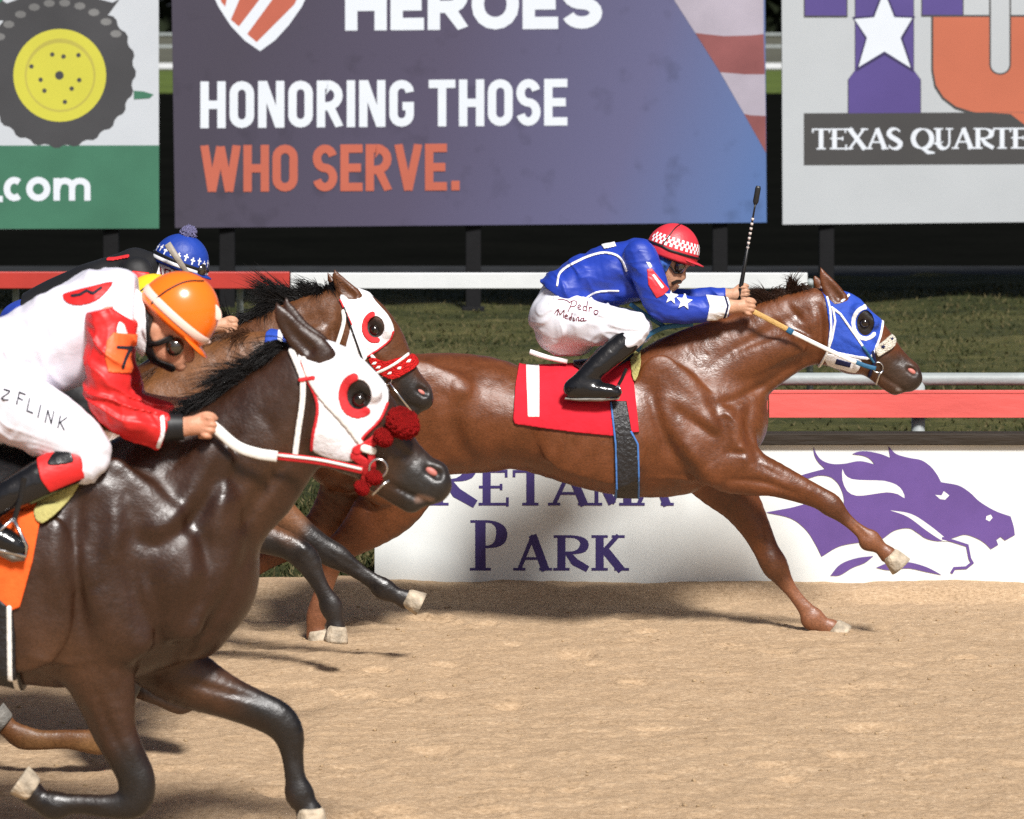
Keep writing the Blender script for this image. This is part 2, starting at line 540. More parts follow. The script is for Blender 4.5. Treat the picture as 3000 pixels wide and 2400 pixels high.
xs = grid_axis(-2.9, 2.9, 0.0155, -90, 90)
ys = np.concatenate([np.array([-30, -20, -12, -6, 0, 4, 7, 9, 10, 10.8]), np.arange(11.6, 17.0, 0.0155), np.arange(17.0, 20.6, 0.021), [20.75, 20.9]])
tag(sheet('track', xs, ys, sand_z, M['sand']), kind='structure')

def turf_z(X, Y):
    z = 0.03 * noise3(X * 1.7, Y * 1.1, X * 0 + 1.1) + 0.05 * noise3(X * 0.4, Y * 0.33, X * 0 + 5.2) + 0.018 * noise3(X * 5, Y * 3.5, X * 0 + 2.4)
    return z * sm(20.45, 22, Y) + 0.02
# loose clods lying on the harrowed sand
n = 900
cx = np.stack([rng.uniform(-3, 3, n), 12 + 7.9 * rng.random(n) ** .8], -1)
ico = bmesh.new(); bmesh.ops.create_icosphere(ico, subdivisions=1, radius=1.0)
iv = np.array([tuple(v.co) for v in ico.verts]); fv = np.array([[v.index for v in f.verts] for f in ico.faces]); ico.free()
rad = .003 + .007 * rng.random(n) ** 3
P = iv[None] * (1 + .3 * rng.normal(0, 1, (n, len(iv), 1)).clip(-1.4, 1.4)) * rad[:, None, None] * np.array([1.25, 1, .7])
P[:, :, 0] += cx[:, 0:1]; P[:, :, 1] += cx[:, 1:2]; P[:, :, 2] += (sand_z(cx[:, 0], cx[:, 1]) + rad * .35)[:, None]
tag(mesh_np('sand_clods', P.reshape(-1, 3), (fv[None] + (np.arange(n) * len(iv))[:, None, None]).reshape(-1, 3), pmat('clod_sand', (0.38, 0.27, 0.16), .95, .1, .4, 120, .2, 40)), 'small loose clods scattered over the sand track', 'clods', kind='stuff')
xs = grid_axis(-7, 7, 0.07, -150, 150)
ys = np.concatenate([np.arange(20.42, 43.5, 0.07)])
tag(sheet('infield_grass', xs, ys, turf_z, M['grass']), kind='structure')
# blades standing in the turf
n = 60000
yy = 20.6 + 21 * rng.random(n) ** 1.4; xx = rng.uniform(-1, 1, n) * (.16 * yy + .6)
den = noise3(xx * .5, yy * .45, xx * 0 + 2.5) + .5 * noise3(xx * 1.8, yy * 1.2, xx * 0 + 6.5)
ok = den > rng.uniform(-.9, .5, n); xx, yy, den = xx[ok], yy[ok], den[ok]; n = len(xx)
hh = (.012 + .03 * rng.random(n)) * (1 + .8 * den.clip(0, 1)); zz = turf_z(xx, yy); wd = .006 + .005 * rng.random(n); tx, ty = rng.normal(0, .03, n), rng.normal(0, .03, n)
V = np.stack([np.stack([xx - wd, yy, zz - .005], -1), np.stack([xx + wd, yy, zz - .005], -1), np.stack([xx + tx, yy + ty, zz + hh], -1)], 1)
C = np.array([(.014, .020, .004), (.036, .039, .010), (.095, .078, .034)])[rng.choice(3, n, p=[.4, .35, .25])]
gm, gt, gb = nodes('grass_blade'); setp(gb, Roughness=.8); gb.inputs['Specular IOR Level'].default_value = .2
ga = gt.nodes.new('ShaderNodeAttribute'); ga.attribute_name = 'Coat'; gt.links.new(ga.outputs['Color'], gb.inputs['Base Color'])
tag(mesh_np('grass_blades', V.reshape(-1, 3), np.arange(3 * n).reshape(-1, 3), gm, smooth=False, cols=np.repeat(C, 3, 0)), 'green and straw coloured grass blades standing in the infield turf', 'grass', kind='stuff')
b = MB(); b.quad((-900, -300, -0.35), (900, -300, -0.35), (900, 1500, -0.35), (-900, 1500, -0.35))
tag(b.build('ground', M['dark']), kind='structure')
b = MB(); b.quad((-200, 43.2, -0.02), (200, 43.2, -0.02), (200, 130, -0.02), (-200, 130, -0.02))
tag(b.build('unlit_infield', M['dark']), kind='structure')
b = MB(); b.quad((-200, 43.2, 0.03), (200, 43.2, 0.03), (200, 44.9, 0.03), (-200, 44.9, 0.03))
tag(b.build('service_path', pmat('path_asphalt', (0.022, 0.023, 0.024), 0.9, 0.2, 0.3, 60, 0.3, 2)), kind='structure')
b = MB(); b.quad((-200, 130, -0.01), (200, 130, -0.01), (200, 172, -0.01), (-200, 172, -0.01))
tag(b.build('far_grass', M['fargrass']), kind='structure')
b = MB(); b.quad((-200, 172, 0.0), (200, 172, 0.0), (200, 330, 0.0), (-200, 330, 0.0))
tag(b.build('far_track', M['fardirt']), kind='structure')

# far belt of trees, one dark mass beyond the far track
n = 9000
P = np.stack([rng.uniform(-70, 70, n), rng.uniform(331, 341, n), rng.random(n) ** 0.8], -1)
P[:, 2] *= 11 + 5 * noise3(P[:, 0] * 0.12, P[:, 0] * 0, P[:, 0] * 0 + 0.5)
V = (P[:, None, :] + rng.normal(0, 0.9, (n, 3, 3))).reshape(-1, 3)
tag(mesh_np('tree_belt', V, np.arange(3 * n).reshape(-1, 3), pmat('dark_foliage', (0.012, 0.016, 0.008), 0.9, 0.1), smooth=False), 'dark belt of trees beyond the far track', 'trees', kind='stuff')

# ------------------------------------------------------------------ flat print: strokes and polygons laid on a plane
def soften(pts, sub=5, lim=50):
    """round a traced outline but keep its sharp tips"""
    P = np.asarray(pts, float); n = len(P)
    a = P - np.roll(P, 1, 0); b_ = np.roll(P, -1, 0) - P
    ang = np.degrees(np.arccos(np.clip((a * b_).sum(1) / (np.linalg.norm(a, axis=1) * np.linalg.norm(b_, axis=1) + 1e-9), -1, 1)))
    c = [i for i in range(n) if ang[i] > lim]
    if len(c) < 2: return [tuple(p) for p in catmull(P, sub, True)]
    out = []
    for i, j in zip(c, c[1:] + [c[0] + n]):
        run = [P[k % n] for k in range(i, j + 1)]
        q = catmull(np.array(run), sub) if len(run) > 2 else np.array(run)
        out += [tuple(p) for p in q[:-1]]
    return out

class Print:
    """lettering and marks on a plane; P maps pixels to the plane, each mark lies a little prouder than the one before"""
    def __init__(s, plane, parent, step=0.00006, start=0.0008):
        s.plane, s.parent, s.step, s.k = plane, parent, step, start
    def nxt(s):
        s.k += s.step; return s.k
    def poly(s, name, pts, mat, smooth=0):
        if smooth: pts = catmull(pts, smooth, closed=True)
        k = s.nxt(); mb = MB(); mb.poly([s.plane(x, y, k) for x, y in pts]); return mb.build(name, mat, s.parent)
    def strokes(s, name, sts, mat):
        """sts: list of (pts, width or widths, closed)"""
        mb = MB()
        for st_ in sts:
            pts, w, closed = st_[:3]
            k = s.nxt()
            L, R = offs(pts, w, closed)
            if len(st_) > 3:
                L = [(p[0], min(max(p[1], st_[3][0]), st_[3][1])) for p in L]; R = [(p[0], min(max(p[1], st_[3][0]), st_[3][1])) for p in R]
            m = len(L); i = len(mb.v)
            for a, c in zip(L, R):
                mb.v += [tuple(s.plane(a[0], a[1], k)), tuple(s.plane(c[0], c[1], k))]
            for j in range(m if closed else m - 1):
                q = (j + 1) % m
                mb.f.append((i + 2 * j, i + 2 * q, i + 2 * q + 1, i + 2 * j + 1))
        return mb.build(name, mat, s.parent)

def offs(pts, w, closed):
    P = np.asarray(pts, float); n = len(P)
    w = np.full(n, w) if np.isscalar(w) else np.asarray(w, float)
    if len(w) != n: w = np.interp(np.linspace(0, 1, n), np.linspace(0, 1, len(w)), w)
    L, R = [], []
    for i in range(n):
        a = P[i - 1] if (i > 0 or closed) else None
        c = P[(i + 1) % n] if (i < n - 1 or closed) else None
        d1 = (P[i] - a) / (np.linalg.norm(P[i] - a) + 1e-9) if a is not None else None
        d2 = (c - P[i]) / (np.linalg.norm(c - P[i]) + 1e-9) if c is not None else None
        if d1 is None: d1 = d2
        if d2 is None: d2 = d1
        n1 = np.array([-d1[1], d1[0]]); n2 = np.array([-d2[1], d2[0]])
        m = n1 + n2; m /= (np.linalg.norm(m) + 1e-9)
        q = w[i] / 2 / max(m @ n1, 0.4)
        L.append(P[i] + m * q); R.append(P[i] - m * q)
    return L, R

def arc(cx, cy, rx, ry, a0, a1, n=12):
    return [(cx + rx * math.cos(math.radians(a)), cy + ry * math.sin(math.radians(a))) for a in np.linspace(a0, a1, n)]

def sans(ch, w, h, s):
    """strokes of a plain letter in a w x h box, y up, stroke s"""
    L, R, B, T = s / 2, w - s / 2, s / 2, h - s / 2
    mid = h * 0.5; r = (R - L) / 2; cx = w / 2
    st = lambda *p: (list(p), s, False)
    if ch == 'H': return [st((L, 0), (L, h)), st((R, 0), (R, h)), st((L, mid), (R, mid))]
    if ch == 'I': return [st((cx, 0), (cx, h))]
    if ch == 'N': return [st((L, 0), (L, h)), st((R, 0), (R, h)), st((L + s * .1, h), (R - s * .1, 0))]
    if ch == 'O': return [(arc(cx, T - r, r, r, 0, 180, 9) + arc(cx, B + r, r, r, 180, 360, 9), s, True)]
    if ch in 'RP':
        q = (T - h * 0.45) / 2
        o = [st((L, 0), (L, h)), ([(L, T), (R - q, T)] + arc(R - q, T - q, q, q, 90, -90, 9) + [(L, h * 0.45)], s, False)]
        if ch == 'R': o.append(st((cx, h * .45), (R + s * .1, 0)))
        return o
    if ch == 'G':
        return [(arc(cx, T - r, r, r, 0, 180, 9) + arc(cx, B + r, r, r, 180, 360, 9) + [(R, h * .44), (cx + s * .1, h * .44)], s, False)]
    if ch == 'T': return [st((0, T), (w, T)), st((cx, 0), (cx, h))]
    if ch == 'E': return [st((L, 0), (L, h)), st((L, T), (w, T)), st((L, mid), (w * .93, mid)), st((L, B), (w, B))]
    if ch == 'S':
        q = (T - mid) / 2
        return [(arc(cx, T - q, r, q, 15, 255, 14) + arc(cx, B + q, r, q, 75, -165, 14), s, False)]
    if ch == 'V': return [st((L * .9, h), (cx, 0)), st((w - L * .9, h), (cx, 0))]
    if ch == 'W': return [st((L * .8, h), (w * .28, 0)), st((w * .28, 0), (cx, h * .97)), st((cx, h * .97), (w * .72, 0)), st((w * .72, 0), (w - L * .8, h))]
    if ch == '.': return [st((cx, 0), (cx, s * 1.15))]
    if ch == '1': return [st((cx, 0), (cx, h))]
    if ch == '7': return [st((0, T), (R, T)), st((R, T), (w * .35, 0))]
    return []

def word(text, x, y, widths, h, s, gap, slope=0.0, shear=0.0):
    """pixel strokes of a word; x,y = lower left in pixels (y down), slope = rise per pixel"""
    out = []
    for ch, w in zip(text, widths):
        for pts, sw, cl in sans(ch, w, h, s):
            out.append(([(x + a + shear * b, y - b - slope * (a)) for a, b in pts], sw, cl, (y - h - slope * w, y)))
        x += w + gap; y -= slope * (w + gap)
    return out

def serif(ch, x, y, w, h, s, t):
    """roman capital: thick stems s, hairlines t, y = baseline in pixels, drawn upwards"""
    o = []
    def L(p, q, wd): o.append(([(x + p[0], y - p[1]), (x + q[0], y - q[1])], wd, False))
    def C(pts, wd): o.append(([(x + a, y - b) for a, b in pts], wd, False))
    def F(cx, yy, k=1.0): L((cx - s * k, yy), (cx + s * k, yy), t)
    b, tp = t / 2, h - t / 2
    st = s * 0.95
    if ch in 'PR':
        L((st, 0), (st, h), s); F(st, b); L((0, tp), (st, tp), t)
        my = h * .47 if ch == 'P' else h * .5
        C([(st, tp), (w * .5, tp)] + arc(w * .5, (tp + my) / 2, w * .42, (tp - my) / 2, 88, -88, 13) + [(st, my)], [t, t, t, s * .6, s, s * 1.1, s, s * .6, t, t])
        if ch == 'R': C([(w * .42, my), (w * .62, h * .25), (w * 1.02, b)], [s * .7, s * .95, s * .8])
    if ch == 'A':
        L((w * .06, b), (w * .5, h), t * 1.5); L((w * .48, h), (w * .9, 0), s); L((w * .22, h * .34), (w * .72, h * .34), t)
        F(w * .06, b, .75); F(w * .9, b, .8)
    if ch == 'K':
        L((st, 0), (st, h), s); F(st, b); F(st, tp); L((st, h * .42), (w * .84, h), t * 1.6); L((w * .40, h * .6), (w * .95, 0), s); F(w * .84, tp, .8); F(w * .95, b, .9)
    if ch == 'E':
        L((st, 0), (st, h), s); F(st, b)
        for yy, ww in ((b, .97), (h * .52, .74), (tp, .92)): L((0, yy), (w * ww, yy), t)
        for yy, ww, e in ((h * .10, .95, .13), (h * .52, .74, .09), (h * .90, .91, .11)): L((w * ww, yy - h * e), (w * ww, yy + h * e), t)
    if ch == 'T':
        L((w / 2, 0), (w / 2, h), s); F(w / 2, b); L((0, tp), (w, tp), t)
        for xx in (.02, .98): L((w * xx, h * .80), (w * xx, h), t)
    if ch == 'M':
        L((w * .1, 0), (w * .1, h), t * 1.4); L((w * .1, h), (w * .5, h * .05), s); L((w * .5, h * .05), (w * .88, h), t * 1.3); L((w * .88, 0), (w * .88, h), s)
        F(w * .1, b, .7); F(w * .88, b)
    if ch == 'X':
        L((w * .1, h), (w * .88, 0), s); L((w * .1, 0), (w * .85, h), t * 1.5)
        for xx, yy in ((.12, tp), (.88, b), (.1, b), (.85, tp)): F(w * xx, yy, .8)
    if ch == 'S':
        C(arc(w * .5, h * .75, w * .38, h * .23, 20, 190, 10) + [(w * .3, h * .58), (w * .7, h * .42)] + arc(w * .5, h * .25, w * .40, h * .23, 10, -165, 10), [t, t * 1.2, s * .8, s, s * 1.1, s, s * .8, t * 1.2, t])
    if ch == 'Q':
        o.append(([(x + a, y - c) for a, c in arc(w / 2, h / 2, w * .42, h * .46, 90, 450, 29)[:-1]], [t, s, s * 1.1, s, t, s, s * 1.1, s, t], True))
        C([(w * .5, h * .06), (w * .75, -h * .16), (w * 1.05, -h * .18)], [s * .8, s * .8, t])
    if ch == 'U':
        C([(st, h), (st, h * .32)] + arc(w / 2, h * .32, w / 2 - st, h * .30, 180, 360, 10) + [(w - st, h)], [s, s, s, t * 1.6, t * 1.3, t * 1.3]); F(st, tp); F(w - st, tp, .8)
    return o

# ------------------------------------------------------------------ banners behind the far rail
BS, BD = 0.159, 38.52
def bplane(px, py, k=0.0):
    Y = BD / (1 - BS * (px - CX) / FP)
    p = U(px, py, Y)
    nrm = Vector((BS, -1, 0)).normalized()
    return p + nrm * k

VIN = dict(rough=0.55, spec=0.3)
def vinyl(name, col, var=0.10): return pmat(name, tuple(.76 * c for c in col), 0.6, 0.25, 0.12, 3.0, var, 1.4)
M['vwhite'] = vinyl('white_vinyl', (0.60, 0.635, 0.68), 0.03)
M['vgrey'] = vinyl('pale_grey_vinyl', (0.53, 0.56, 0.585), 0.03)
M['vgreen'] = vinyl('green_vinyl', (0.055, 0.185, 0.115), 0.14)
M['vink'] = vinyl('white_ink', (0.78, 0.83, 0.90), 0.02)
M['vorange'] = vinyl('orange_ink', (0.53, 0.135, 0.085), 0.06)
M['vorange2'] = vinyl('salmon_orange_ink', (0.56, 0.16, 0.09), 0.05)
M['vpurple'] = vinyl('purple_ink', (0.105, 0.075, 0.27), 0.07)
M['vdpurple'] = vinyl('dark_purple_ink', (0.045, 0.035, 0.11), 0.07)
M['vdark'] = vinyl('dark_grey_ink', (0.07, 0.068, 0.068), 0.06)
M['tyre'] = vinyl('grey_tyre_ink', (0.063, 0.063, 0.068), 0.12)
M['tyre2'] = vinyl('pale_tyre_ink', (0.20, 0.20, 0.20), 0.2)
M['yellow'] = vinyl('yellow_ink', (0.63, 0.60, 0.07), 0.04)
M['yellow2'] = vinyl('ochre_ink', (0.50, 0.45, 0.08), 0.10)
M['flagred'] = vinyl('faded_red_ink', (0.25, 0.085, 0.085), 0.3)
M['flagwhite'] = vinyl('faded_white_ink', (0.42, 0.38, 0.45), 0.18)
M['galv'] = pmat('grey_painted_steel', (0.30, 0.33, 0.33), 0.5, 0.4, 0.15, 40, 0.12, 6)
M['post'] = pmat('shaded_steel_post', (0.006, 0.006, 0.007), 0.7, 0.2, 0.1, 30, 0.2, 4)  # steel set near black, the shade behind the banners put into its colour

# purple to blue printed gradient of the middle banner, mottled ink
m, t, bs_ = nodes('purple_blue_print'); setp(bs_, Roughness=0.6); bs_.inputs['Specular IOR Level'].default_value = 0.25
tc = t.nodes.new('ShaderNodeTexCoord'); sx = t.nodes.new('ShaderNodeSeparateXYZ'); t.links.new(tc.outputs['Object'], sx.inputs[0])
mr = t.nodes.new('ShaderNodeMath'); mr.operation = 'MULTIPLY_ADD'; mr.inputs[1].default_value = -0.35
t.links.new(sx.outputs['Z'], mr.inputs[0]); t.links.new(sx.outputs['X'], mr.inputs[2])
rg = t.nodes.new('ShaderNodeMapRange'); rg.inputs['From Min'].default_value = -3.6; rg.inputs['From Max'].default_value = 2.5
t.links.new(mr.outputs[0], rg.inputs['Value'])
cr = t.nodes.new('ShaderNodeValToRGB'); e = cr.color_ramp.elements
e[0].position = 0.0; e[0].color = (0.050, 0.043, 0.064, 1); e[1].position = 1.0; e[1].color = (0.062, 0.140, 0.34, 1)
q = e.new(0.35); q.color = (0.070, 0.060, 0.104, 1); q = e.new(0.68); q.color = (0.098, 0.098, 0.190, 1); q = e.new(0.86); q.color = (0.088, 0.130, 0.28, 1)
t.links.new(rg.outputs[0], cr.inputs[0])
nz = t.nodes.new('ShaderNodeTexNoise'); nz.inputs['Scale'].default_value = 3.4; nz.inputs['Detail'].default_value = 3; t.links.new(tc.outputs['Object'], nz.inputs['Vector'])
r2 = t.nodes.new('ShaderNodeMapRange')
for k_, v_ in (('From Min', .27), ('From Max', .42), ('To Min', .80), ('To Max', 1.0)): r2.inputs[k_].default_value = v_
t.links.new(nz.outputs['Fac'], r2.inputs['Value'])
xs_ = t.nodes.new('ShaderNodeVectorMath'); xs_.operation = 'SCALE'; t.links.new(cr.outputs[0], xs_.inputs[0]); t.links.new(r2.outputs[0], xs_.inputs['Scale'])
t.links.new(xs_.outputs[0], bs_.inputs['Base Color'])
M['vgrad'] = m

def banner(x0, x1, yb0, yb1, mat, label, x0t=None, x1t=None, name='banner'):
    """vinyl sheet on a plate: bottom corners (x0,yb0) (x1,yb1); goes up out of the picture"""
    top = -620
    c = bplane((x0 + x1) / 2, 930, -0.05)
    root = empty(name, (c.x, c.y, 0.0), label, 'banner')
    x0t = x0 if x0t is None else x0t; x1t = x1 if x1t is None else x1t
    ys = np.linspace(0, 1, 24); xq = np.linspace(0, 1, 40)
    V = []; Fq = []
    for a in xq:
        for v in ys:
            px = (x0t + (x0 - x0t) * v) * (1 - a) + (x1t + (x1 - x1t) * v) * a
            py = top + ((yb0 * (1 - a) + yb1 * a) - top) * v
            wv = 0.0015 * noise3(np.array(a * 9.0 + x0), np.array(v * 5.0), np.array(1.5))
            V.append(bplane(px, py, float(wv) - 0.0016))
    n, mm = len(xq), len(ys)
    I = np.arange(n * mm).reshape(n, mm)
    Q = np.stack([I[:-1, :-1], I[:-1, 1:], I[1:, 1:], I[1:, :-1]], -1).reshape(-1, 4)
    V = np.array([tuple(v) for v in V])
    back = V + np.array([-BS, 1, 0]) * 0.02
    edge = list(I[0, :]) + list(I[1:, -1]) + list(I[-1, ::-1][1:]) + list(I[::-1, 0][1:-1])
    N = len(V)
    side = [(a, b_, b_ + N, a + N) for a, b_ in zip(edge, edge[1:] + edge[:1])]
    Q = np.vstack([Q, Q[:, ::-1] + N, np.array(side)])
    mesh_np('sheet', np.vstack([V, back]), Q, mat, root, smooth=False)
    return root

# left banner: tyre, green strip, web address ending
bl = banner(-900, 466, 674, 670, M['vwhite'], 'white and green banner with a big tractor wheel and .com lettering', x1t=464)
pr = Print(bplane, bl)
pr.poly('green_strip', [(-900, 428), (466, 426), (466, 669.5), (-900, 673.5)], M['vgreen'])
def lug_wheel():
    pts = []
    for i in range(96):
        a = 2 * math.pi * i / 96
        r = 226 if (i % 4) in (0, 1) else 218
        pts.append((172 + r * math.cos(a), 208 + r * math.sin(a)))
    return pts
pr.poly('tractor_fender', [(-60, -40), (20, 10), (80, -12), (180, -30), (330, 8), (352, -4), (318, 42), (260, 60), (40, 60), (-60, 60)], M['tyre'])
pr.poly('green_bodywork', [(-120, -60), (30, -60), (20, -10), (-40, 40), (-120, 40)], M['vgreen'])
pr.poly('tyre', lug_wheel(), M['tyre'])
for i in range(10):
    a = math.radians(-150 + i * 13)
    cx_, cy_ = 172 + 200 * math.cos(a), 208 + 200 * math.sin(a)
    pr.poly('tread_highlight', [(cx_ + 17 * math.cos(a + 1.1 + u), cy_ + 11 * math.sin(a + 1.1 + u)) for u in np.linspace(0, 6.28, 9)[:-1]], M['tyre2'])
pr.poly('rim', arc(175, 221, 136, 136, 0, 360, 49)[:-1], M['yellow'])
pr.poly('rim_dish', arc(176, 221, 104, 108, 0, 360, 41)[:-1], M['yellow2'])
pr.poly('rim_face', arc(176, 224, 98, 98, 0, 360, 41)[:-1], M['yellow'])
for hx, hy in ((92, 195), (153, 160), (186, 166), (230, 162), (119, 234), (232, 235), (130, 266), (210, 260), (190, 299)):
    pr.poly('wheel_hole', arc(hx, hy, 7, 7, 0, 360, 9)[:-1], M['vdark'])
pr.poly('hub', arc(174, 221, 13, 13, 0, 360, 13)[:-1], M['tyre'])
pr.poly('grass_mark', [(392, 266), (420, 268), (450, 277), (438, 288), (392, 291)], M['vgreen'])
s_ = 19
pr.strokes('lettering', [([(-8, 583), (8, 583)], 18, False),
    (arc(42, 554, 22, 26, 50, 310, 13), s_, False), (arc(112, 554, 26, 26, 0, 360, 21)[:-1], s_, True),
    ([(166, 588), (166, 522)], s_, False), ([(166, 588), (166, 548)] + arc(190, 548, 21, 18, 180, 360, 9) + [(211, 588)], s_ * .95, False),
    ([(211, 588), (211, 548)] + arc(234, 548, 22, 18, 180, 360, 9) + [(256, 588)], s_ * .95, False)], M['vink'])

# middle banner
bm_ = banner(513, 2246, 668, 652, M['vgrad'], 'purple and blue banner reading HONORING THOSE WHO SERVE with striped shield', x0t=494, x1t=2238)
pr = Print(bplane, bm_)
flag = lambda y0, y1: [(max(1975 + (y0) * .60, 1975) , y0), (2240 + y0 * .01, y0 - 6), (2240 + y1 * .01, y1 - 6), (1975 + y1 * .60, y1)]
pr.poly('flag_stripe', [(1965, -200), (2236, -200), (2237, 100), (2200, 104), (2120, 106), (2037, 97), (1975, 0)], M['flagwhite'])
pr.poly('flag_stripe', [(2037, 97), (2120, 106), (2200, 104), (2237, 100), (2241, 218), (2180, 218), (2110, 212)], M['flagred'])
pr.poly('flag_stripe', [(2110, 212), (2180, 218), (2241, 218), (2243, 340), (2200, 338), (2180, 334)], M['flagwhite'])
pr.poly('flag_stripe', [(2180, 334), (2200, 338), (2243, 340), (2244, 448)], M['flagred'])
sh = [(612, -40), (640, 20), (676, 76), (718, 120), (762, 150), (806, 118), (846, 74), (884, 20), (912, -40)]
pr.poly('shield', sh, M['vink'])
for a, c in (((632, -30), (700, -30)), ((735, -30), (810, -30))): pass
pr.poly('shield_stripe', [(640, -40), (672, -40), (660, 20), (648, 6)], M['vorange'])
pr.poly('shield_stripe', [(718, -40), (790, -40), (700, 78), (676, 58)], M['vorange'])
pr.poly('shield_stripe', [(826, -40), (888, -40), (862, 14), (752, 124), (724, 100)], M['vorange'])
pr.strokes('lettering', word('HEROES', 1011, 90, [122, 98, 118, 138, 104, 118], 150, 36, 11, 0.008), M['vink'])
pr.strokes('lettering', word('HONORING', 587, 376, [74, 72, 77, 72, 76, 25, 77, 72], 137, 24.5, 11.5, 0.0075), M['vink'])
pr.strokes('lettering', word('THOSE', 1256, 371, [78, 74, 73, 71, 68], 137, 24.5, 10.5, 0.0075), M['vink'])
pr.strokes('lettering', word('WHO', 589, 563, [114, 75, 74], 137, 24.5, 10, 0.0075), M['vorange'])
pr.strokes('lettering', word('SERVE.', 916, 561, [72, 65, 76, 80, 64, 32], 137, 24.5, 9, 0.0075), M['vorange'])

# right banner
br = banner(2293, 4100, 658, 640, M['vgrey'], 'pale grey banner with purple star emblem and TEXAS QUARTE lettering', x0t=2288)
pr = Print(bplane, br)
def outl(name, pts, mat, g=5):
    c = np.mean(np.array(pts), 0)
    o = [tuple(c + (np.array(p) - c) * (1 + 2.2 * g / max(np.ptp(np.array(pts), axis=0).max(), 1))) for p in pts]
    pr.poly(name + '_outline', o, M['vdark']); pr.poly(name, pts, mat)
outl('emblem_block', [(2358, -160), (2480, -160), (2480, 46), (2358, 46)], M['vpurple'])
outl('emblem_block', [(2702, -160), (2820, -160), (2820, 44), (2702, 44)], M['vpurple'])
outl('emblem_stem', [(2506, -160), (2676, -160), (2676, 205), (2696, 232), (2696, 332), (2486, 332), (2486, 232), (2506, 205)], M['vpurple'])
pr.poly('emblem_star_outline', [(2590, -40), (2624, 46), (2682, 48), (2646, 114), (2678, 214), (2591, 162), (2506, 212), (2534, 114), (2496, 50), (2556, 46)], M['vdpurple'])
pr.poly('emblem_star', [(2590, -25), (2620, 51), (2673, 53), (2638, 111), (2668, 199), (2591, 151), (2515, 197), (2540, 111), (2503, 56), (2561, 51)], M['vink'])
qp = [(2734, 50), (2734, 205)] + [(2742, 250), (2764, 285), (2800, 312), (2850, 328), (2910, 336), (2960, 342), (3010, 372), (3060, 420)] + [(3300, 420), (3300, 50)]
pr.poly('emblem_letter_outline', [(2728, 44), (2728, 208), (2737, 256), (2760, 291), (2798, 320), (2850, 336), (2920, 344), (3000, 380), (3050, 430), (3310, 430), (3310, 44)], M['vdark'])
pr.poly('emblem_letter', qp, M['vorange2'])
pr.poly('emblem_slot_outline', [(2898, -160), (2962, -160), (2962, 190)] + arc(2930, 190, 32, 30, 0, 180, 9) + [(2898, 190)], M['vdark'])
pr.poly('emblem_slot', [(2903, -160), (2957, -160), (2957, 190)] + arc(2930, 190, 27, 25, 0, 180, 9) + [(2903, 190)], M['vgrey'])
pr.poly('name_band', [(2355, 332), (3600, 326), (3600, 478), (2355, 484)], M['vdark'])
pr.poly('emblem_stem_foot', [(2486, 300), (2696, 300), (2696, 331), (2486, 332)], M['vpurple'])
pr.poly('emblem_letter_tail', [(2900, 330), (2960, 334), (3010, 372), (3040, 400), (3300, 400), (3300, 330)], M['vorange2'])
x = 2380; sts = []
for ch, w in zip('TEXAS QUARTE', [51, 49, 59, 56, 43, 26, 65, 58, 56, 57, 51, 48]):
    if ch != ' ': sts += serif(ch, x, 438 - (x - 2380) * .004, w, 61, 13.5, 4.5)
    x += w + 1
pr.strokes('lettering', sts, M['vink'])

# posts that carry the banners, each its own thing
for i, (px, bn) in enumerate(((-420, 'left'), (327, 'left'), (668, 'mid'), (1391, 'mid'), (2115, 'mid'), (2428, 'right'), (3160, 'right'))):
    c = bplane(px, 930, -0.10)
    mb = MB(); mb.box((c.x - .075, c.y - .04, -.05), (c.x + .075, c.y + .06, 4.9)); mb.box((c.x - .11, c.y - .07, -.05), (c.x + .11, c.y + .09, .06))
    lab = ['grey steel post left of the frame behind the tractor banner', 'grey steel post under the right end of the tractor banner', 'grey steel post under the left end of the purple banner', 'grey steel post under the middle of the purple banner',
           'grey steel post under the right end of the purple banner', 'grey steel post under the left end of the pale grey banner', 'grey steel post under the middle of the pale grey banner'][i]
    tag(mb.build('banner_post', M['post'], bevel=0.008), lab, 'post', 'steel posts carrying the banners')

# far running rail: red length then white length, ending at a grey post
def rail_len(root, name, x0, x1, d, y0, y1, mat, th=0.05):
    a, c = U(x0, y0, d), U(x1, y1, d)
    mb = MB(); mb.box((a.x, d, c.z), (c.x, d + th, a.z)); return mb.build(name, mat, root, bevel=0.006)
M['rail_white'] = pmat('white_rail_plastic', (0.62, 0.64, 0.64), 0.45, 0.5, 0.05, 20, 0.06, 3)
M['rail_red'] = pmat('red_rail_plastic', (0.42, 0.035, 0.025), 0.45, 0.5, 0.05, 20, 0.10, 3)
d = 29.0
rr = empty('running_rail', (U(850, 820, d).x, d, 0), 'far running rail, red on the left and white on the right, before the banners', 'rail')
rail_len(rr, 'red_length', -2600, 848, d, 797, 846, M['rail_red'])
rail_len(rr, 'white_length', 851, 2366, d, 800, 846, M['rail_white'])
for px in (-1800, -900, 40, 700, 1790, 2376):
    p = U(px, 800, d); mb = MB(); mb.tube([(p.x, d + .12, 0), (p.x, d + .12, p.z - .1), (p.x, d + .06, p.z - .07)], .026, 10); mb.build('rail_post', M['galv'], rr, smooth=True)

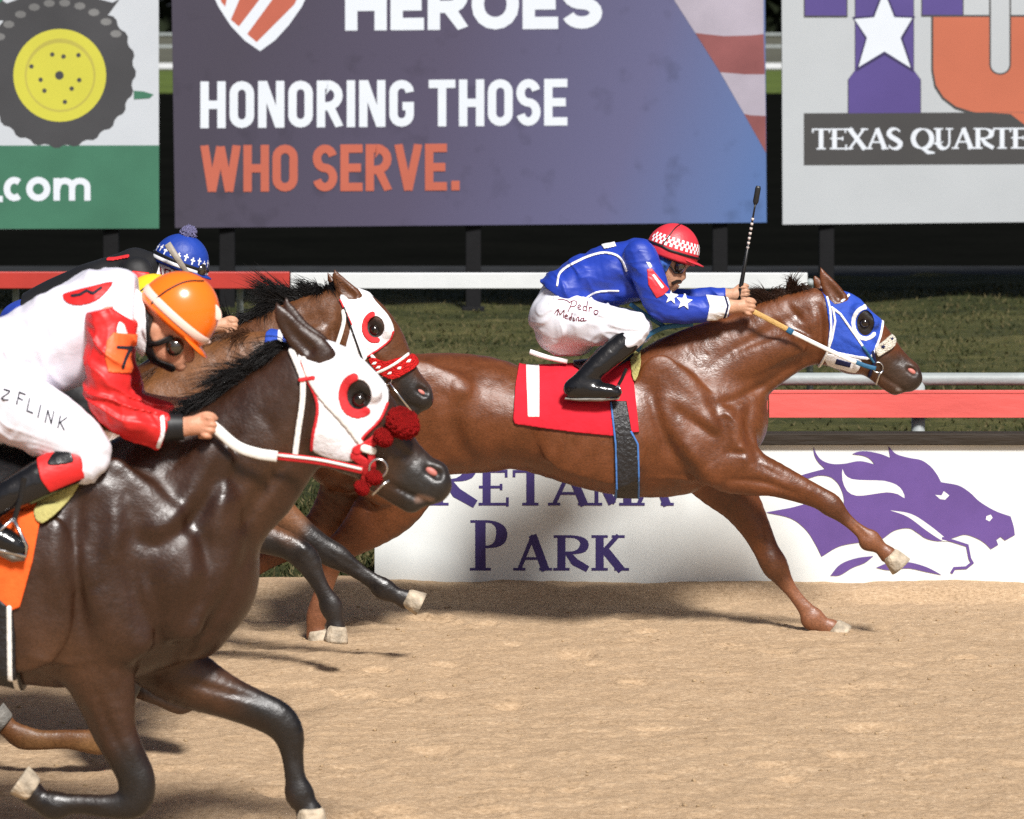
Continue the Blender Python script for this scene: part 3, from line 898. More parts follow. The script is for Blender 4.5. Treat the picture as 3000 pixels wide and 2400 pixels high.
# rails on the far side of the infield
d = 122.0
fr = empty('far_rail', (0, d, 0), 'thin white rail far off, seen in the gaps between the banners', 'rail')
mb = MB(); mb.box((-40, d, .95), (40, d + .1, 1.12)); mb.build('rail_bar', M['rail_white'], fr)
for px in range(-12, 13):
    mb = MB(); mb.box((px * 3.2 - .04, d + .02, -.02), (px * 3.2 + .04, d + .1, .955)); mb.build('rail_post', M['galv'], fr)
d = 176.0
fr = empty('far_rail', (0, d, 0), 'double grey rail farthest away behind the thin white rail', 'rail')
for z in (.95, 1.5): mb = MB(); mb.box((-60, d, z), (60, d + .1, z + .11)); mb.build('rail_bar', M['galv'], fr)
for px in range(-12, 13):
    mb = MB(); mb.box((px * 4.8 - .05, d + .02, -.02), (px * 4.8 + .05, d + .1, 1.62)); mb.build('rail_post', M['galv'], fr)

# inner rail beside the track: grey pipe on posts with a red board below
d = 22.2
gr = empty('inner_rail', (U(2690, 1100, d).x, d, 0), 'grey pipe rail on posts with a red board below, behind the white sign', 'rail')
z = U(0, 1111, d).z; r = 19 * d / FP
mb = MB(); mb.tube([(-30, d + .0, z), (30, d, z)], r, 16); mb.build('pipe', M['galv'], gr, smooth=True)
M['board_red'] = pmat('weathered_red_board', (0.72, 0.115, 0.10), 0.5, 0.4, 0.15, 25, 0.12, 5, stretch=(.3, 1, 1))
a, c = U(0, 1140, d), U(0, 1219, d)
for i in range(-6, 7):
    x0 = U(2248, 0, d).x + i * 2.44 - .0
    mb = MB(); mb.box((x0 + .004, d - .09, c.z), (x0 + 2.436, d - .05, a.z)); mb.box((x0 + .004, d - .093, a.z - .016), (x0 + 2.436, d - .0905, a.z - .001)); mb.build('board', M['board_red'], gr, bevel=0.004)
for i in range(-9, 10):
    p = U(2690, 0, d).x + i * 2.44
    mb = MB(); mb.tube([(p, d, -.02), (p, d, z - .001)], 20 * d / FP, 14); mb.build('post', M['galv'], gr, smooth=True)

# ------------------------------------------------------------------ white sign board along the track
d = 20.36
M['sign_white'] = pmat('white_sign_board', (0.68, 0.71, 0.70), 0.55, 0.3, 0.05, 8, 0.09, 2.2)
M['sign_ink'] = pmat('deep_purple_ink', (0.05, 0.035, 0.155), 0.55, 0.3, 0, 1, 0.08, 6)
M['emblem_ink'] = pmat('violet_ink', (0.115, 0.066, 0.245), 0.55, 0.3, 0, 1, 0.10, 5)
M['beam'] = pmat('dark_brown_timber', (0.030, 0.022, 0.015), 0.7, 0.3, 0.5, 30, 0.35, 5, stretch=(.15, 1, 1))
a = U(1097, 1303, d)
sg = empty('track_sign', (a.x + 1.5, d, 0), 'white trackside board lettered RETAMA PARK with a purple horse head', 'sign')
mb = MB(); mb.box((a.x, d, .0), (a.x + 4.3, d + .03, a.z)); mb.build('board', M['sign_white'], sg, bevel=0.003)
mb = MB(); mb.box((a.x - .05, d - .035, a.z + .001), (a.x + 4.4, d + .08, U(0, 1268, d).z)); mb.build('top_beam', M['beam'], sg, bevel=0.006)
for i in range(6):
    x0 = a.x + .06 + i * .82
    mb = MB(); mb.box((x0, d + .034, -.1), (x0 + .07, d + .10, a.z - .002)); mb.build('stake', M['beam'], sg)
def splane(px, py, k=0.0):
    p = U(px, py, d); return Vector((p.x, d - k, p.z))
pr = Print(splane, sg, 0.00006, 0.0006)
sts = []; x = 1378
for ch, w, h, s in (('P', 100, 148, 31), ('A', 92, 104, 24), ('R', 98, 104, 24), ('K', 92, 104, 24)):
    sts += serif(ch, x, 1672, w, h, s, 8); x += w + (38 if ch == 'P' else 14)
pr.strokes('lettering', sts, M['sign_ink'])
sts = []; x = 1252
for ch, w, h, s in (('R', 138, 148, 32), ('E', 88, 104, 24), ('T', 100, 104, 24), ('A', 106, 104, 24), ('M', 116, 104, 24), ('A', 100, 104, 24)):
    sts += serif(ch, x, 1481, w, h, s, 8); x += w + 13
pr.strokes('lettering', sts, M['sign_ink'])
Z5 = lambda L_: [(p[0] * .9045 + 1050, p[1] * .9045 + 1200) for p in L_]
Z8 = lambda L_: [(p[0] * .4638 + 1800, p[1] * .4638 + 1100) for p in L_]
main = Z8([(1256, 448), (1262, 500), (1285, 545), (1330, 590), (1250, 610), (1180, 630), (1220, 650), (1290, 632), (1360, 640), (1410, 680), (1440, 740), (1450, 800), (1440, 860)]) + \
       Z5([(1470, 305), (1400, 318), (1320, 333), (1400, 352), (1450, 390), (1480, 436), (1500, 476), (1560, 442), (1640, 428), (1690, 422), (1735, 392), (1782, 384), (1812, 400), (1840, 418), (1885, 426), (1930, 414), (1965, 405), (2005, 418), (2030, 434), (2048, 452), (2072, 438), (2066, 422), (2080, 412), (2094, 424), (2126, 406), (2122, 378), (2112, 346), (2062, 328), (2012, 298), (1982, 270), (1944, 246), (1892, 236)]) + \
       Z8([(2060, 668), (2040, 630), (2000, 578), (1940, 536), (1860, 520), (1780, 496), (1728, 446), (1742, 520), (1680, 496), (1600, 480), (1540, 482), (1500, 497), (1570, 507), (1612, 526), (1645, 562), (1550, 541), (1450, 558), (1370, 558), (1310, 535), (1276, 495)])
pr.poly('horse_emblem', soften(main), M['emblem_ink'])
pr.poly('emblem_flame', Z8([(1440, 590), (1455, 625), (1500, 655), (1600, 662), (1700, 665), (1780, 690), (1820, 730), (1832, 775), (1790, 750), (1720, 738), (1620, 752), (1530, 760), (1470, 730), (1440, 660)]), M['sign_white'], 2)
pr.poly('emblem_throat', soften(Z5([(1722, 326), (1790, 338), (1850, 375), (1912, 425), (1890, 424), (1840, 392), (1780, 348)])), M['sign_white'])
pr.poly('emblem_eye', Z5([(1868, 276), (1888, 278), (1896, 264), (1914, 278), (1900, 292), (1884, 290)]), M['sign_white'])
pr.poly('emblem_nostril', Z5([(2034, 345), (2048, 340), (2054, 350), (2044, 362), (2032, 356)]), M['sign_white'])
pr.poly('emblem_arc', soften(Z5([(1528, 538), (1560, 502), (1610, 482), (1668, 474), (1640, 496), (1600, 512), (1560, 536)])), M['emblem_ink'])
pr.poly('emblem_arc', soften(Z5([(1676, 512), (1720, 496), (1780, 494), (1840, 510), (1890, 536), (1840, 526), (1780, 514), (1720, 520)])), M['emblem_ink'])
pr.strokes('emblem_rein', [(Z5([(1890, 416), (1925, 425), (1972, 440), (1980, 482), (1988, 496), (1968, 512), (1930, 514), (1920, 530)]), 8, False)], M['emblem_ink'])
# ------------------------------------------------------------------ horses
def hair_strands(name, strands, mat, parent, n=4):
    """strands: list of (points, root radius)"""
    V = []; Fq = []
    for pts, r0 in strands:
        pts = np.asarray(pts, float)
        m = len(pts); base = len(V)
        t = np.gradient(pts, axis=0); t /= np.linalg.norm(t, axis=1)[:, None] + 1e-9
        a = np.cross(t, np.array([0.2, 1, 0.1])); a /= np.linalg.norm(a, axis=1)[:, None] + 1e-9
        b_ = np.cross(a, t)
        for i in range(m):
            r = r0 * (1 - 0.93 * (i / (m - 1)) ** 1.5)
            for j in range(3):
                th = 2.094 * j + 0.4
                V.append(pts[i] + a[i] * (math.cos(th) * r) + b_[i] * (math.sin(th) * r * .6))
        for i in range(m - 1):
            for j in range(3):
                Fq.append((base + i * 3 + j, base + i * 3 + (j + 1) % 3, base + (i + 1) * 3 + (j + 1) % 3, base + (i + 1) * 3 + j))
    return mesh_np(name, V, Fq, mat, parent)

def locks(roots, dirs, n, L, spread, r0, seed, droop=0.0, curl=0.25, clump=9):
    """strands growing in clumps from a root line (rows x y z), bending along a direction line"""
    g = np.random.default_rng(seed)
    R = catmull(np.asarray(roots, float), 6); D = catmull(np.asarray(dirs, float), 6)
    out = []
    ph = g.uniform(0, 6.28, 6)
    for c in range(max(1, n // clump)):
        u = g.random(); i = u * (len(R) - 1); a = int(i); f = i - a
        p = R[a] * (1 - f) + R[min(a + 1, len(R) - 1)] * f
        wave = np.array([math.sin(u * 9 + ph[0]) + .6 * math.sin(u * 23 + ph[1]), .4 * math.sin(u * 13 + ph[2]), math.sin(u * 11 + ph[3]) + .6 * math.sin(u * 27 + ph[4])])
        dr = D[min(int(u * (len(D) - 1)), len(D) - 1)] + g.normal(0, spread * .45, 3) + wave * spread * .6
        l = L * (1 + .22 * math.sin(u * 15 + ph[5])) * g.uniform(0.72, 1.05); bend = wave * curl * .45 + g.normal(0, curl * .3, 3)
        for q in range(clump):
            p0 = p + g.normal(0, 0.010, 3); ll = l * g.uniform(0.55, 1.05); dd = dr + g.normal(0, spread * .3, 3)
            s = np.linspace(0, 1, 7)[:, None]
            pts = p0 + dd * ll * s + bend * ll * s ** 2 + np.array([0, 0, -droop]) * ll * s ** 2
            out.append((pts, r0 * g.uniform(.6, 1.2)))
    return out

def hoof(root, cor, sole, rc, rs, mat, side_d):
    """hoof wall from the coronet centre to the sole centre; rows in metres"""
    cor, sole = Vector(cor), Vector(sole)
    ax = (sole - cor).normalized()
    fwd = Vector((1, 0, 0)) - ax * ax.x
    if fwd.length < .1: fwd = Vector((0, 0, 1)) - ax * ax.z
    fwd.normalize(); lat = ax.cross(fwd)
    mb = MB(); n = 18; rows = []
    for t, k in ((-.12, .86), (0, .98), (.12, 1.0), (.8, 1.0), (1.0, .985), (1.02, .8)):
        c = cor + (sole - cor) * t; r = (rc + (rs - rc) * max(t, 0)) * k
        ring = []
        for j in range(n):
            th = 2 * math.pi * j / n; cf = math.cos(th)
            ring.append(tuple(c + fwd * (cf * r * (1.12 if cf > 0 else .82)) + lat * (math.sin(th) * r * .92)))
        rows.append(len(mb.v)); mb.v += ring
    for a, b_ in zip(rows[:-1], rows[1:]):
        for j in range(n): mb.f.append((a + j, a + (j + 1) % n, b_ + (j + 1) % n, b_ + j))
    mb.f.append(tuple(rows[-1] + j for j in range(n))); mb.f.append(tuple(rows[0] + j for j in range(n))[::-1])
    return mb.build('hoof', mat, root, smooth=True)

class Horse:
    def __init__(s, d, vox, label):
        s.d, s.vox = d, vox
        s.sc = d / FP
        s.ch = []       # (rows, k, op, early)
        s.paints = []
        s.rel = []
        s.label = label
    def rows(s, N, off=0.0):
        """rows (px, py, r px [, lateral metres [, extra offset]])"""
        out = []
        for q in N:
            o = off + (q[4] if len(q) > 4 else 0)
            D = s.d + o
            p = U(q[0], q[1], D)
            r = q[2] * D / FP
            l = q[3] if len(q) > 3 and q[3] else r * 0.92
            out.append((p.x, p.y, p.z, r, l))
        return np.array(out)
    def add(s, N, off=0.0, k=0.03, op='add', early=True, both=False, sub=3):
        for o in ((off, -off) if both else (off,)):
            s.ch.append((s.rows(N, o), k, op, early, sub))
    def relief(s, pts, amp, w):
        s.rel.append((xz([p[:2] for p in pts], s.d - .15), amp, w * s.sc))
    def paint(s, N, col, soft=0.03, off=None, amount=1.0):
        s.paints.append((s.rows(N, off or 0.0), col, soft, off is None, amount))
    def build(s, base, mat, parent):
        A = np.vstack([c[0] for c in s.ch if c[2] == 'add'])
        R = A[:, 3:].max(1)[:, None]
        lo = (A[:, :3] - R).min(0) - 0.04; hi = (A[:, :3] + R).max(0) + 0.04
        F = Field(lo, hi, s.vox)
        for rows, k, op, early, sub in s.ch:
            if early: F.chain(rows, k, op, sub=sub)
        for q, amp, w in s.rel: F.relief(q, amp, w)
        s.skin = Field(lo, lo + 0.01, s.vox); s.skin.n = F.n; s.skin.lo = F.lo; s.skin.f = F.f.copy()
        for rows, k, op, early, sub in s.ch:
            if not early: F.chain(rows, k, op, sub=sub)
        V, Q = F.mesh()
        C = np.tile(np.array(base, np.float32), (len(V), 1))
        n = noise3(V[:, 0] * 9, V[:, 1] * 9, V[:, 2] * 9)
        for rows, col, soft, flat, amt in s.paints:
            N = catmull(rows, 3) if len(rows) > 2 else rows
            if len(N) == 1: N = np.vstack([N, N + np.array([1e-4, 0, 0, 0, 0])])
            dd = np.full(len(V), 9.0)
            Y = np.zeros(len(V)) + (N[0, 1] if flat else V[:, 1] * 1.0)
            for a, b_ in zip(N[:-1], N[1:]):
                a3, b3 = a[:3].copy(), b_[:3].copy()
                if flat: a3[1] = b3[1] = N[0, 1]
                dd = np.minimum(dd, seg_dist(V[:, 0], Y, V[:, 2], a3, b3, a[3], b_[3], a[3] * (9 if flat else 1), b_[3] * (9 if flat else 1), np.array([0, 1, 0.0])))
            w = (1 - sm(-soft, soft, dd + n * soft * .5)) * amt
            C = C * (1 - w[:, None]) + np.array(col, np.float32) * w[:, None]
        s.mat = mat
        return mesh_np('body', V, Q, mat, parent, cols=C)
    # --- tack laid on the skin
    def P(s, pts, off=-0.1):
        return xz(pts, s.d + off)
    def wrapped(s, name, shape, t, mat, parent, side=None, up=2, t_in=None):
        V, Q = s.skin.wrap(shape, t, side, s.d, up, t_in)
        return mesh_np(name, V, Q, mat, parent)

M['hoof_pale'] = pmat('pale_hoof_horn', (0.42, 0.35, 0.26), 0.6, 0.3, 0.5, 45, 0.45, 22)
M['hoof_grey'] = pmat('grey_hoof_horn', (0.20, 0.19, 0.17), 0.5, 0.4, 0.4, 60, 0.3, 30)
M['eye'] = pmat('dark_horse_eye', (0.010, 0.006, 0.004), 0.06, 0.8)
M['pink'] = pmat('pink_nostril', (0.50, 0.17, 0.14), 0.5, 0.4)
M['hair_red'] = pmat('dark_chestnut_hair', (0.030, 0.012, 0.006), 0.5, 0.4)
M['hair_black'] = pmat('black_hair', (0.006, 0.005, 0.005), 0.5, 0.35)
M['hair_bay'] = pmat('red_brown_hair', (0.075, 0.030, 0.012), 0.5, 0.4)
M['w_cloth'] = pmat('white_hood_cloth', (0.80, 0.80, 0.82), 0.7, 0.3, 0.3, 35, 0.05, 20)
M['r_cloth'] = pmat('red_trim_cloth', (0.60, 0.025, 0.03), 0.7, 0.3, 0.2, 60, 0.1, 20)
M['b_cloth'] = pmat('royal_blue_cloth', (0.020, 0.065, 0.40), 0.7, 0.3, 0.35, 35, 0.12, 16)
M['navy'] = pmat('navy_blue_binding', (0.010, 0.014, 0.06), 0.6, 0.3)
M['w_leather'] = pmat('white_leather', (0.78, 0.77, 0.73), 0.45, 0.5, 0.1, 60, 0.05, 20)
M['teal'] = pmat('teal_blue_strap', (0.025, 0.115, 0.22), 0.6, 0.3, 0.2, 60, 0.1, 20)
M['fleece_r'] = pmat('red_fleece', (0.62, 0.02, 0.02), 0.95, 0.1, 1.0, 140, 0.25, 60)
M['fleece_w'] = pmat('cream_fleece', (0.70, 0.66, 0.56), 0.95, 0.1, 1.0, 120, 0.15, 60)
M['steel'] = pmat('bright_steel', (0.62, 0.62, 0.62), 0.22, 0.5, metal=1.0)
M['black_leather'] = pmat('black_leather', (0.008, 0.008, 0.009), 0.28, 0.5, 0.15, 40)
M['girth'] = pmat('black_elastic_girth', (0.014, 0.014, 0.016), 0.45, 0.5, 0.5, 50, 0.3, 30)
M['tan_rein'] = pmat('tan_rubber_rein', (0.52, 0.32, 0.11), 0.6, 0.3, 0.3, 120, 0.12, 40)
M['blue_bind'] = pmat('light_blue_binding', (0.06, 0.17, 0.45), 0.6, 0.3)
M['red_felt'] = pmat('red_saddle_cloth', (0.58, 0.02, 0.035), 0.9, 0.15, 0.35, 22, 0.10, 12)
M['or_felt'] = pmat('orange_saddle_cloth', (0.85, 0.13, 0.025), 0.9, 0.15, 0.35, 22, 0.10, 12)
M['white_felt'] = pmat('white_number_cloth', (0.82, 0.82, 0.80), 0.9, 0.15, 0.1, 90)
M['pad'] = pmat('olive_yellow_foam_pad', (0.42, 0.38, 0.14), 0.9, 0.15, 0.4, 90, 0.1, 30)
M['coat_ch'] = coat_mat('chestnut_coat', 0.37, 0.55)
M['coat_dk'] = coat_mat('dark_bay_coat', 0.36, 0.6)
M['coat_by'] = coat_mat('bay_coat', 0.38, 0.5)

def eye_ball(h, px, py, r, off, parent):
    for o in (off, -off):
        p = U(px, py, h.d + o)
        mb = MB(); R = r * h.sc
        for i in range(9):
            pass
        me = bpy.data.meshes.new('eye'); bm = bmesh.new(); bmesh.ops.create_uvsphere(bm, u_segments=20, v_segments=12, radius=R); bm.to_mesh(me); bm.free()
        me.polygons.foreach_set('use_smooth', [True] * len(me.polygons))
        e = link('eye', me, M['eye']); e.location = p; put(e, parent)

def nostril(h, px, py, r, off, parent, mat=None):
    p = U(px, py, h.d + off)
    me = bpy.data.meshes.new('nostril_lining'); bm = bmesh.new(); bmesh.ops.create_uvsphere(bm, u_segments=16, v_segments=10, radius=1.0); bm.to_mesh(me); bm.free()
    me.polygons.foreach_set('use_smooth', [True] * len(me.polygons))
    e = link('nostril_lining', me, mat or M['pink']); e.location = p; e.scale = (r * h.sc, 0.010, r * h.sc * .55); e.rotation_euler = (0, .55, 0); put(e, parent)

def ribbon(name, pts, w, th, mat, parent, up=(0, 1, 0)):
    mb = MB(); P = catmull(np.array([tuple(p) for p in pts]), 6) if len(pts) > 2 else np.array([tuple(p) for p in pts])
    mb.tube(P, w / 2, 10, True, th / w, up); return mb.build(name, mat, parent, smooth=True)

# ---- the leading chestnut
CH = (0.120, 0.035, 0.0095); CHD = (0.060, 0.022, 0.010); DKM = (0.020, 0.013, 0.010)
h1 = Horse(19.0, 0.0085, '')
H = h1
H.add([(1015, 1300, 140, .20), (1120, 1245, 188, .255), (1270, 1215, 180, .265), (1400, 1214, 172, .265), (1510, 1226, 152, .27), (1640, 1240, 166, .285), (1770, 1252, 188, .29), (1870, 1250, 206, .27), (1970, 1252, 200, .235), (2060, 1245, 165, .19)], k=.03)
H.add([(2040, 1220, 170, .20), (2130, 1225, 120, .18), (2160, 1250, 80, .15)], k=.05)
H.add([(1990, 1130, 148, .15), (2080, 1092, 146, .13), (2160, 1056, 134, .115), (2240, 1010, 122, .10), (2310, 975, 114, .092), (2372, 958, 110, .085)], k=.07)
# head
H.add([(2400, 945, 92, .075), (2448, 958, 104, .098), (2502, 993, 96, .10), (2553, 1026, 76, .082), (2592, 1055, 60, .062), (2628, 1086, 53, .056), (2656, 1108, 42, .054)], k=.05)
H.add([(2452, 1010, 62, .102), (2490, 1040, 52, .085)], k=.04)                       # cheek
H.add([(2562, 1075, 36, .040), (2595, 1108, 32, .036), (2622, 1130, 28, .036)], k=.02)   # lower jaw, chin
H.add([(2252, 1640, 15, .03), (2262, 1668, 13, .03)], off=.13, k=.02)
H.add([(2368, 1822, 12, .014), (2374, 1828, 10, .012)], off=.13, k=.02)
H.add([(2536, 1594, 11, .013)], off=-.155, k=.018)
H.add([(2668, 1086, 24, .050), (2676, 1108, 22, .046)], k=.03)
H.add([(2518, 912, 18, .02), (2560, 945, 12, .015)], off=-.085, k=.03, both=True)        # brow
# limbs.  near fore stretched forward
H.add([(2040, 1300, 105, .07), (2130, 1350, 92, .075), (2200, 1385, 68, .065), (2264, 1403, 52, .055), (2345, 1435, 39, .045), (2402, 1460, 33, .036), (2434, 1480, 34, .037), (2460, 1504, 24, .026), (2484, 1526, 18.5, .020), (2510, 1548, 18, .019), (2538, 1570, 23, .024), (2552, 1582, 29, .028), (2580, 1606, 20, .022), (2600, 1624, 26, .028)], off=-.155, k=.05)
H.add([(2050, 1350, 90, .065), (2110, 1410, 80, .07), (2165, 1470, 62, .06), (2212, 1545, 45, .05), (2245, 1612, 37, .04), (2270, 1655, 38, .039), (2294, 1696, 27, .027), (2318, 1730, 20, .021), (2344, 1764, 20, .020), (2370, 1796, 26, .025), (2384, 1812, 32, .029), (2412, 1832, 24, .024), (2432, 1842, 30, .03)], off=.13, k=.05)
# hind
H.add([(1140, 1290, 150, .10), (1165, 1390, 124, .10), (1138, 1472, 98, .088), (1080, 1538, 70, .064), (1020, 1588, 48, .045), (988, 1615, 42, .038), (966, 1668, 31, .030), (945, 1740, 27, .026), (930, 1800, 32, .029), (924, 1838, 26, .025), (926, 1856, 30, .03)], off=-.135, k=.06)
H.add([(1080, 1330, 140, .10), (1040, 1440, 105, .085), (970, 1525, 68, .055), (902, 1578, 46, .042), (868, 1598, 38, .036), (800, 1632, 28, .027), (735, 1668, 29, .027), (712, 1690, 31, .028), (672, 1700, 25, .024)], off=.135, k=.06)
# muscle masses and grooves on the side seen (and mirrored)
for N, off, k in (([(1935, 1100, 60, .03), (2030, 1190, 66, .04), (2120, 1268, 60, .045)], -.185, .05),
                  ([(1960, 1230, 64, .035), (2010, 1300, 70, .045), (2075, 1370, 56, .045)], -.205, .04),
                  ([(2140, 1240, 40, .04), (2165, 1300, 46, .04), (2180, 1345, 40, .04)], -.13, .04),
                  ([(1110, 1170, 90, .05), (1200, 1150, 100, .05), (1290, 1170, 90, .05)], -.225, .06),
                  ([(1080, 1290, 80, .04), (1110, 1400, 80, .04)], -.235, .05),
                  ([(2100, 1090, 34, .02), (2220, 1050, 34, .02), (2330, 1010, 30, .02)], -.098, .04),
                  ([(1680, 1300, 90, .03), (1790, 1330, 90, .03)], -.262, .05)):
    H.add(N, off=off, k=k, both=True)
for N, amp, w in (([(1900, 1130), (1925, 1230), (1970, 1320), (2030, 1390), (2075, 1432)], -.016, 24), ([(2030, 1080), (2085, 1170), (2120, 1250), (2132, 1315)], -.011, 22), ([(1955, 1180), (2030, 1235), (2110, 1280)], -.009, 20),
                  ([(2195, 1180), (2188, 1265), (2215, 1335)], -.010, 17), ([(2130, 1400), (2230, 1408), (2340, 1446)], -.008, 11), ([(2190, 1345), (2270, 1382), (2360, 1430)], -.006, 9), ([(2130, 1320), (2180, 1325), (2230, 1350)], -.008, 12),
                  ([(2390, 1045), (2300, 1092), (2220, 1142), (2140, 1178), (2080, 1180)], -.012, 17), ([(2385, 905), (2300, 950), (2200, 1005), (2080, 1075)], -.008, 22), ([(2402, 895), (2410, 960), (2402, 1040)], -.010, 13),
                  ([(1325, 1200), (1342, 1290), (1400, 1362)], -.014, 30), ([(1010, 1330), (1050, 1430), (1105, 1505)], -.011, 24), ([(1180, 1240), (1215, 1350), (1205, 1450)], -.008, 26), ([(1420, 1350), (1520, 1385), (1640, 1410)], -.006, 18),
                  ([(2466, 985), (2530, 1022), (2585, 1052)], .005, 9), ([(2490, 960), (2560, 1005), (2610, 1045)], -.006, 10), ([(2500, 1050), (2560, 1085)], -.005, 9), ([(2620, 1050), (2650, 1075)], -.004, 9),
                  ([(1320, 1125), (1385, 1140)], .012, 32), ([(2050, 1200), (2105, 1262)], .010, 30), ([(1990, 1280), (2055, 1368)], .011, 34), ([(2160, 1300), (2205, 1350)], .010, 24), ([(1130, 1130), (1260, 1110)], .008, 50),
                  ([(2240, 1360), (2300, 1398), (2390, 1444)], .004, 7), ([(1900, 1395), (1980, 1400), (2060, 1412)], .004, 8), ([(2170, 1250), (2130, 1210), (2095, 1215)], .004, 8), ([(2290, 935), (2330, 985), (2385, 1000)], .006, 12), ([(2310, 900), (2360, 950)], -.006, 12),
                  ([(2470, 1500), (2510, 1545), (2540, 1575)], -.004, 6), ([(2250, 1560), (2262, 1620)], -.005, 9), ([(2330, 1742), (2370, 1796)], -.004, 6)):
    H.relief(N, amp * 1.35, w * .85)
for i in range(5): H.relief([(1580 + i * 52, 1275), (1572 + i * 52, 1330), (1545 + i * 52, 1395)], -.004, 13)
# folds behind the jaw
# ears, nostrils, mouth
H.add([(2405, 786, 3, .004), (2414, 812, 15, .010), (2432, 842, 24, .016), (2456, 876, 28, .020)], off=-.052, k=.02, early=False)
H.add([(2386, 805, 3, .004), (2396, 830, 15, .010), (2420, 858, 22, .016)], off=.055, k=.02, early=False)
H.add([(2420, 822, 7, .012), (2440, 850, 12, .014), (2458, 872, 12, .014)], off=-.072, k=.008, op='cut', early=False)
H.add([(2664, 1082, 8, .02), (2680, 1090, 11, .02)], off=-.052, k=.012, op='cut', early=False, both=True)
H.relief([(2575, 1096), (2600, 1114), (2630, 1134), (2670, 1156)], -.008, 5.5)
H.relief([(2600, 1122), (2640, 1150)], .004, 7)
for N in ([(2640, 1085, 45), (2665, 1115, 60)],): H.paint(N, DKM, .045)
H.paint([(2560, 1050, 30), (2620, 1110, 55)], (0.045, 0.025, 0.016), .05, amount=.8)
H.paint([(2628, 1140, 5), (2646, 1150, 5)], (0.20, 0.17, 0.15), .008, off=-.035)
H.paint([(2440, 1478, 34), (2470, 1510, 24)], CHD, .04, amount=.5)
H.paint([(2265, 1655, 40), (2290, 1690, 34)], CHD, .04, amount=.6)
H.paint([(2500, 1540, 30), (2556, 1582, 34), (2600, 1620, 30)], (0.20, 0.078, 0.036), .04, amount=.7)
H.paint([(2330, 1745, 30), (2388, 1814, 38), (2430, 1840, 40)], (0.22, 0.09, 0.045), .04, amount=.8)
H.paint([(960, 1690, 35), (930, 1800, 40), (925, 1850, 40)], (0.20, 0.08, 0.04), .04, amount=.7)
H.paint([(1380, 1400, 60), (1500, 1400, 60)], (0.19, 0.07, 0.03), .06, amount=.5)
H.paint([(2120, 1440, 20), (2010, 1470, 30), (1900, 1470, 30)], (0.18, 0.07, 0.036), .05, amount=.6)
H.paint([(2529, 942, 40)], (0.012, 0.009, 0.008), .012)
H.paint([(2440, 860, 22), (2420, 815, 10)], CHD, .02, amount=.5)
a = U(1700, 1860, 19.0)
horse1 = empty('racehorse', (a.x, a.y, 0), 'glossy chestnut racehorse in a blue hood leading at full stretch', 'horse', 'racehorses galloping past the sign')
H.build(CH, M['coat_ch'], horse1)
D = 19.0
def hf(h, c, s_, rc, rs, off, mat, root):
    hoof(root, U(c[0], c[1], h.d + off), U(s_[0], s_[1], h.d + off), rc * h.sc, rs * h.sc, mat, off)
hf(H, (2606, 1630), (2636, 1664), 27, 36, -.155, M['hoof_pale'], horse1)
hf(H, (2440, 1842), (2468, 1866), 30, 38, .13, M['hoof_pale'], horse1)
hf(H, (926, 1850), (930, 1878), 28, 36, -.135, M['hoof_pale'], horse1)
hf(H, (664, 1702), (630, 1716), 26, 34, .135, M['hoof_grey'], horse1)
eye_ball(H, 2533, 946, 15, -.088, horse1)
nostril(H, 2671, 1088, 13, -.036, horse1)
def along(h, pts, off=0.0):
    return [tuple(U(p[0], p[1], h.d + off)) for p in pts]
st = locks(along(H, [(2215, 900), (2260, 880), (2310, 862), (2352, 848)]), [(-.35, -.25, .8), (-.2, -.1, .9), (.1, -.2, .8), (.5, -.2, .5)], 2200, .115, .15, .0026, 1, .55, .5, 16)
st += locks(along(H, [(2080, 945), (2150, 925), (2215, 900)]), [(-.7, -.2, .5), (-.6, -.2, .5)], 120, .09, .2, .002, 2, .3, .3)
hair_strands('mane', st, M['hair_red'], horse1)
hair_strands('tail', locks(along(H, [(905, 1150), (915, 1180), (920, 1210)]), [(-.9, .05, .1), (-.9, .1, -.1)], 500, .75, .14, .003, 3, .45, .15), M['hair_red'], horse1)

# blue hood with white trim
hood_p = [(2432, 826), (2470, 832), (2498, 843), (2532, 888), (2560, 918), (2590, 946), (2580, 985), (2566, 1022), (2545, 1050), (2505, 1046), (2470, 1040), (2430, 1030), (2424, 1010), (2428, 960), (2424, 920), (2418, 878), (2408, 846)]
O = -.085
earhole = shp_poly(H.P([(2404, 800), (2440, 826), (2478, 862), (2492, 872), (2468, 888), (2446, 892), (2424, 872), (2400, 830)], O))
eyehole = shp_poly(H.P(arc(2535, 946, 25, 37, 0, 360, 25)[:-1], O))
hood = H.wrapped('hood', shp_sub(shp_sub(shp_poly(H.P(hood_p, O), 3), eyehole), earhole), .007, M['b_cloth'], horse1)
lay = lambda nm, shape, t, mat, par, side=None, h=H, up=2: h.wrapped(nm, shape, t, mat, par, side, up)
lay('eye_ring', shp_line(H.P(arc(2535, 946, 36, 46, 45, 270, 19), O), .021), .010, M['w_cloth'], hood)
lay('hood_trim', shp_line(H.P([(2590, 946), (2580, 985), (2562, 1030), (2548, 1050)], O), .013), .010, M['w_cloth'], hood)
lay('hood_trim', shp_line(H.P([(2424, 1028), (2470, 1038), (2510, 1046), (2540, 1050)], O), .016), .010, M['w_cloth'], hood)
lay('hood_trim', shp_line(H.P([(2424, 872), (2432, 905), (2434, 960), (2426, 1025)], O), .012), .010, M['w_cloth'], hood)
lay('ear_trim', shp_line(H.P([(2466, 884), (2490, 866)], O), .011), .012, M['w_cloth'], hood, -1)
lay('forehead_mark', shp_poly(H.P([(2500, 856), (2512, 858), (2520, 876), (2508, 866)], O)), .0095, M['w_cloth'], hood)
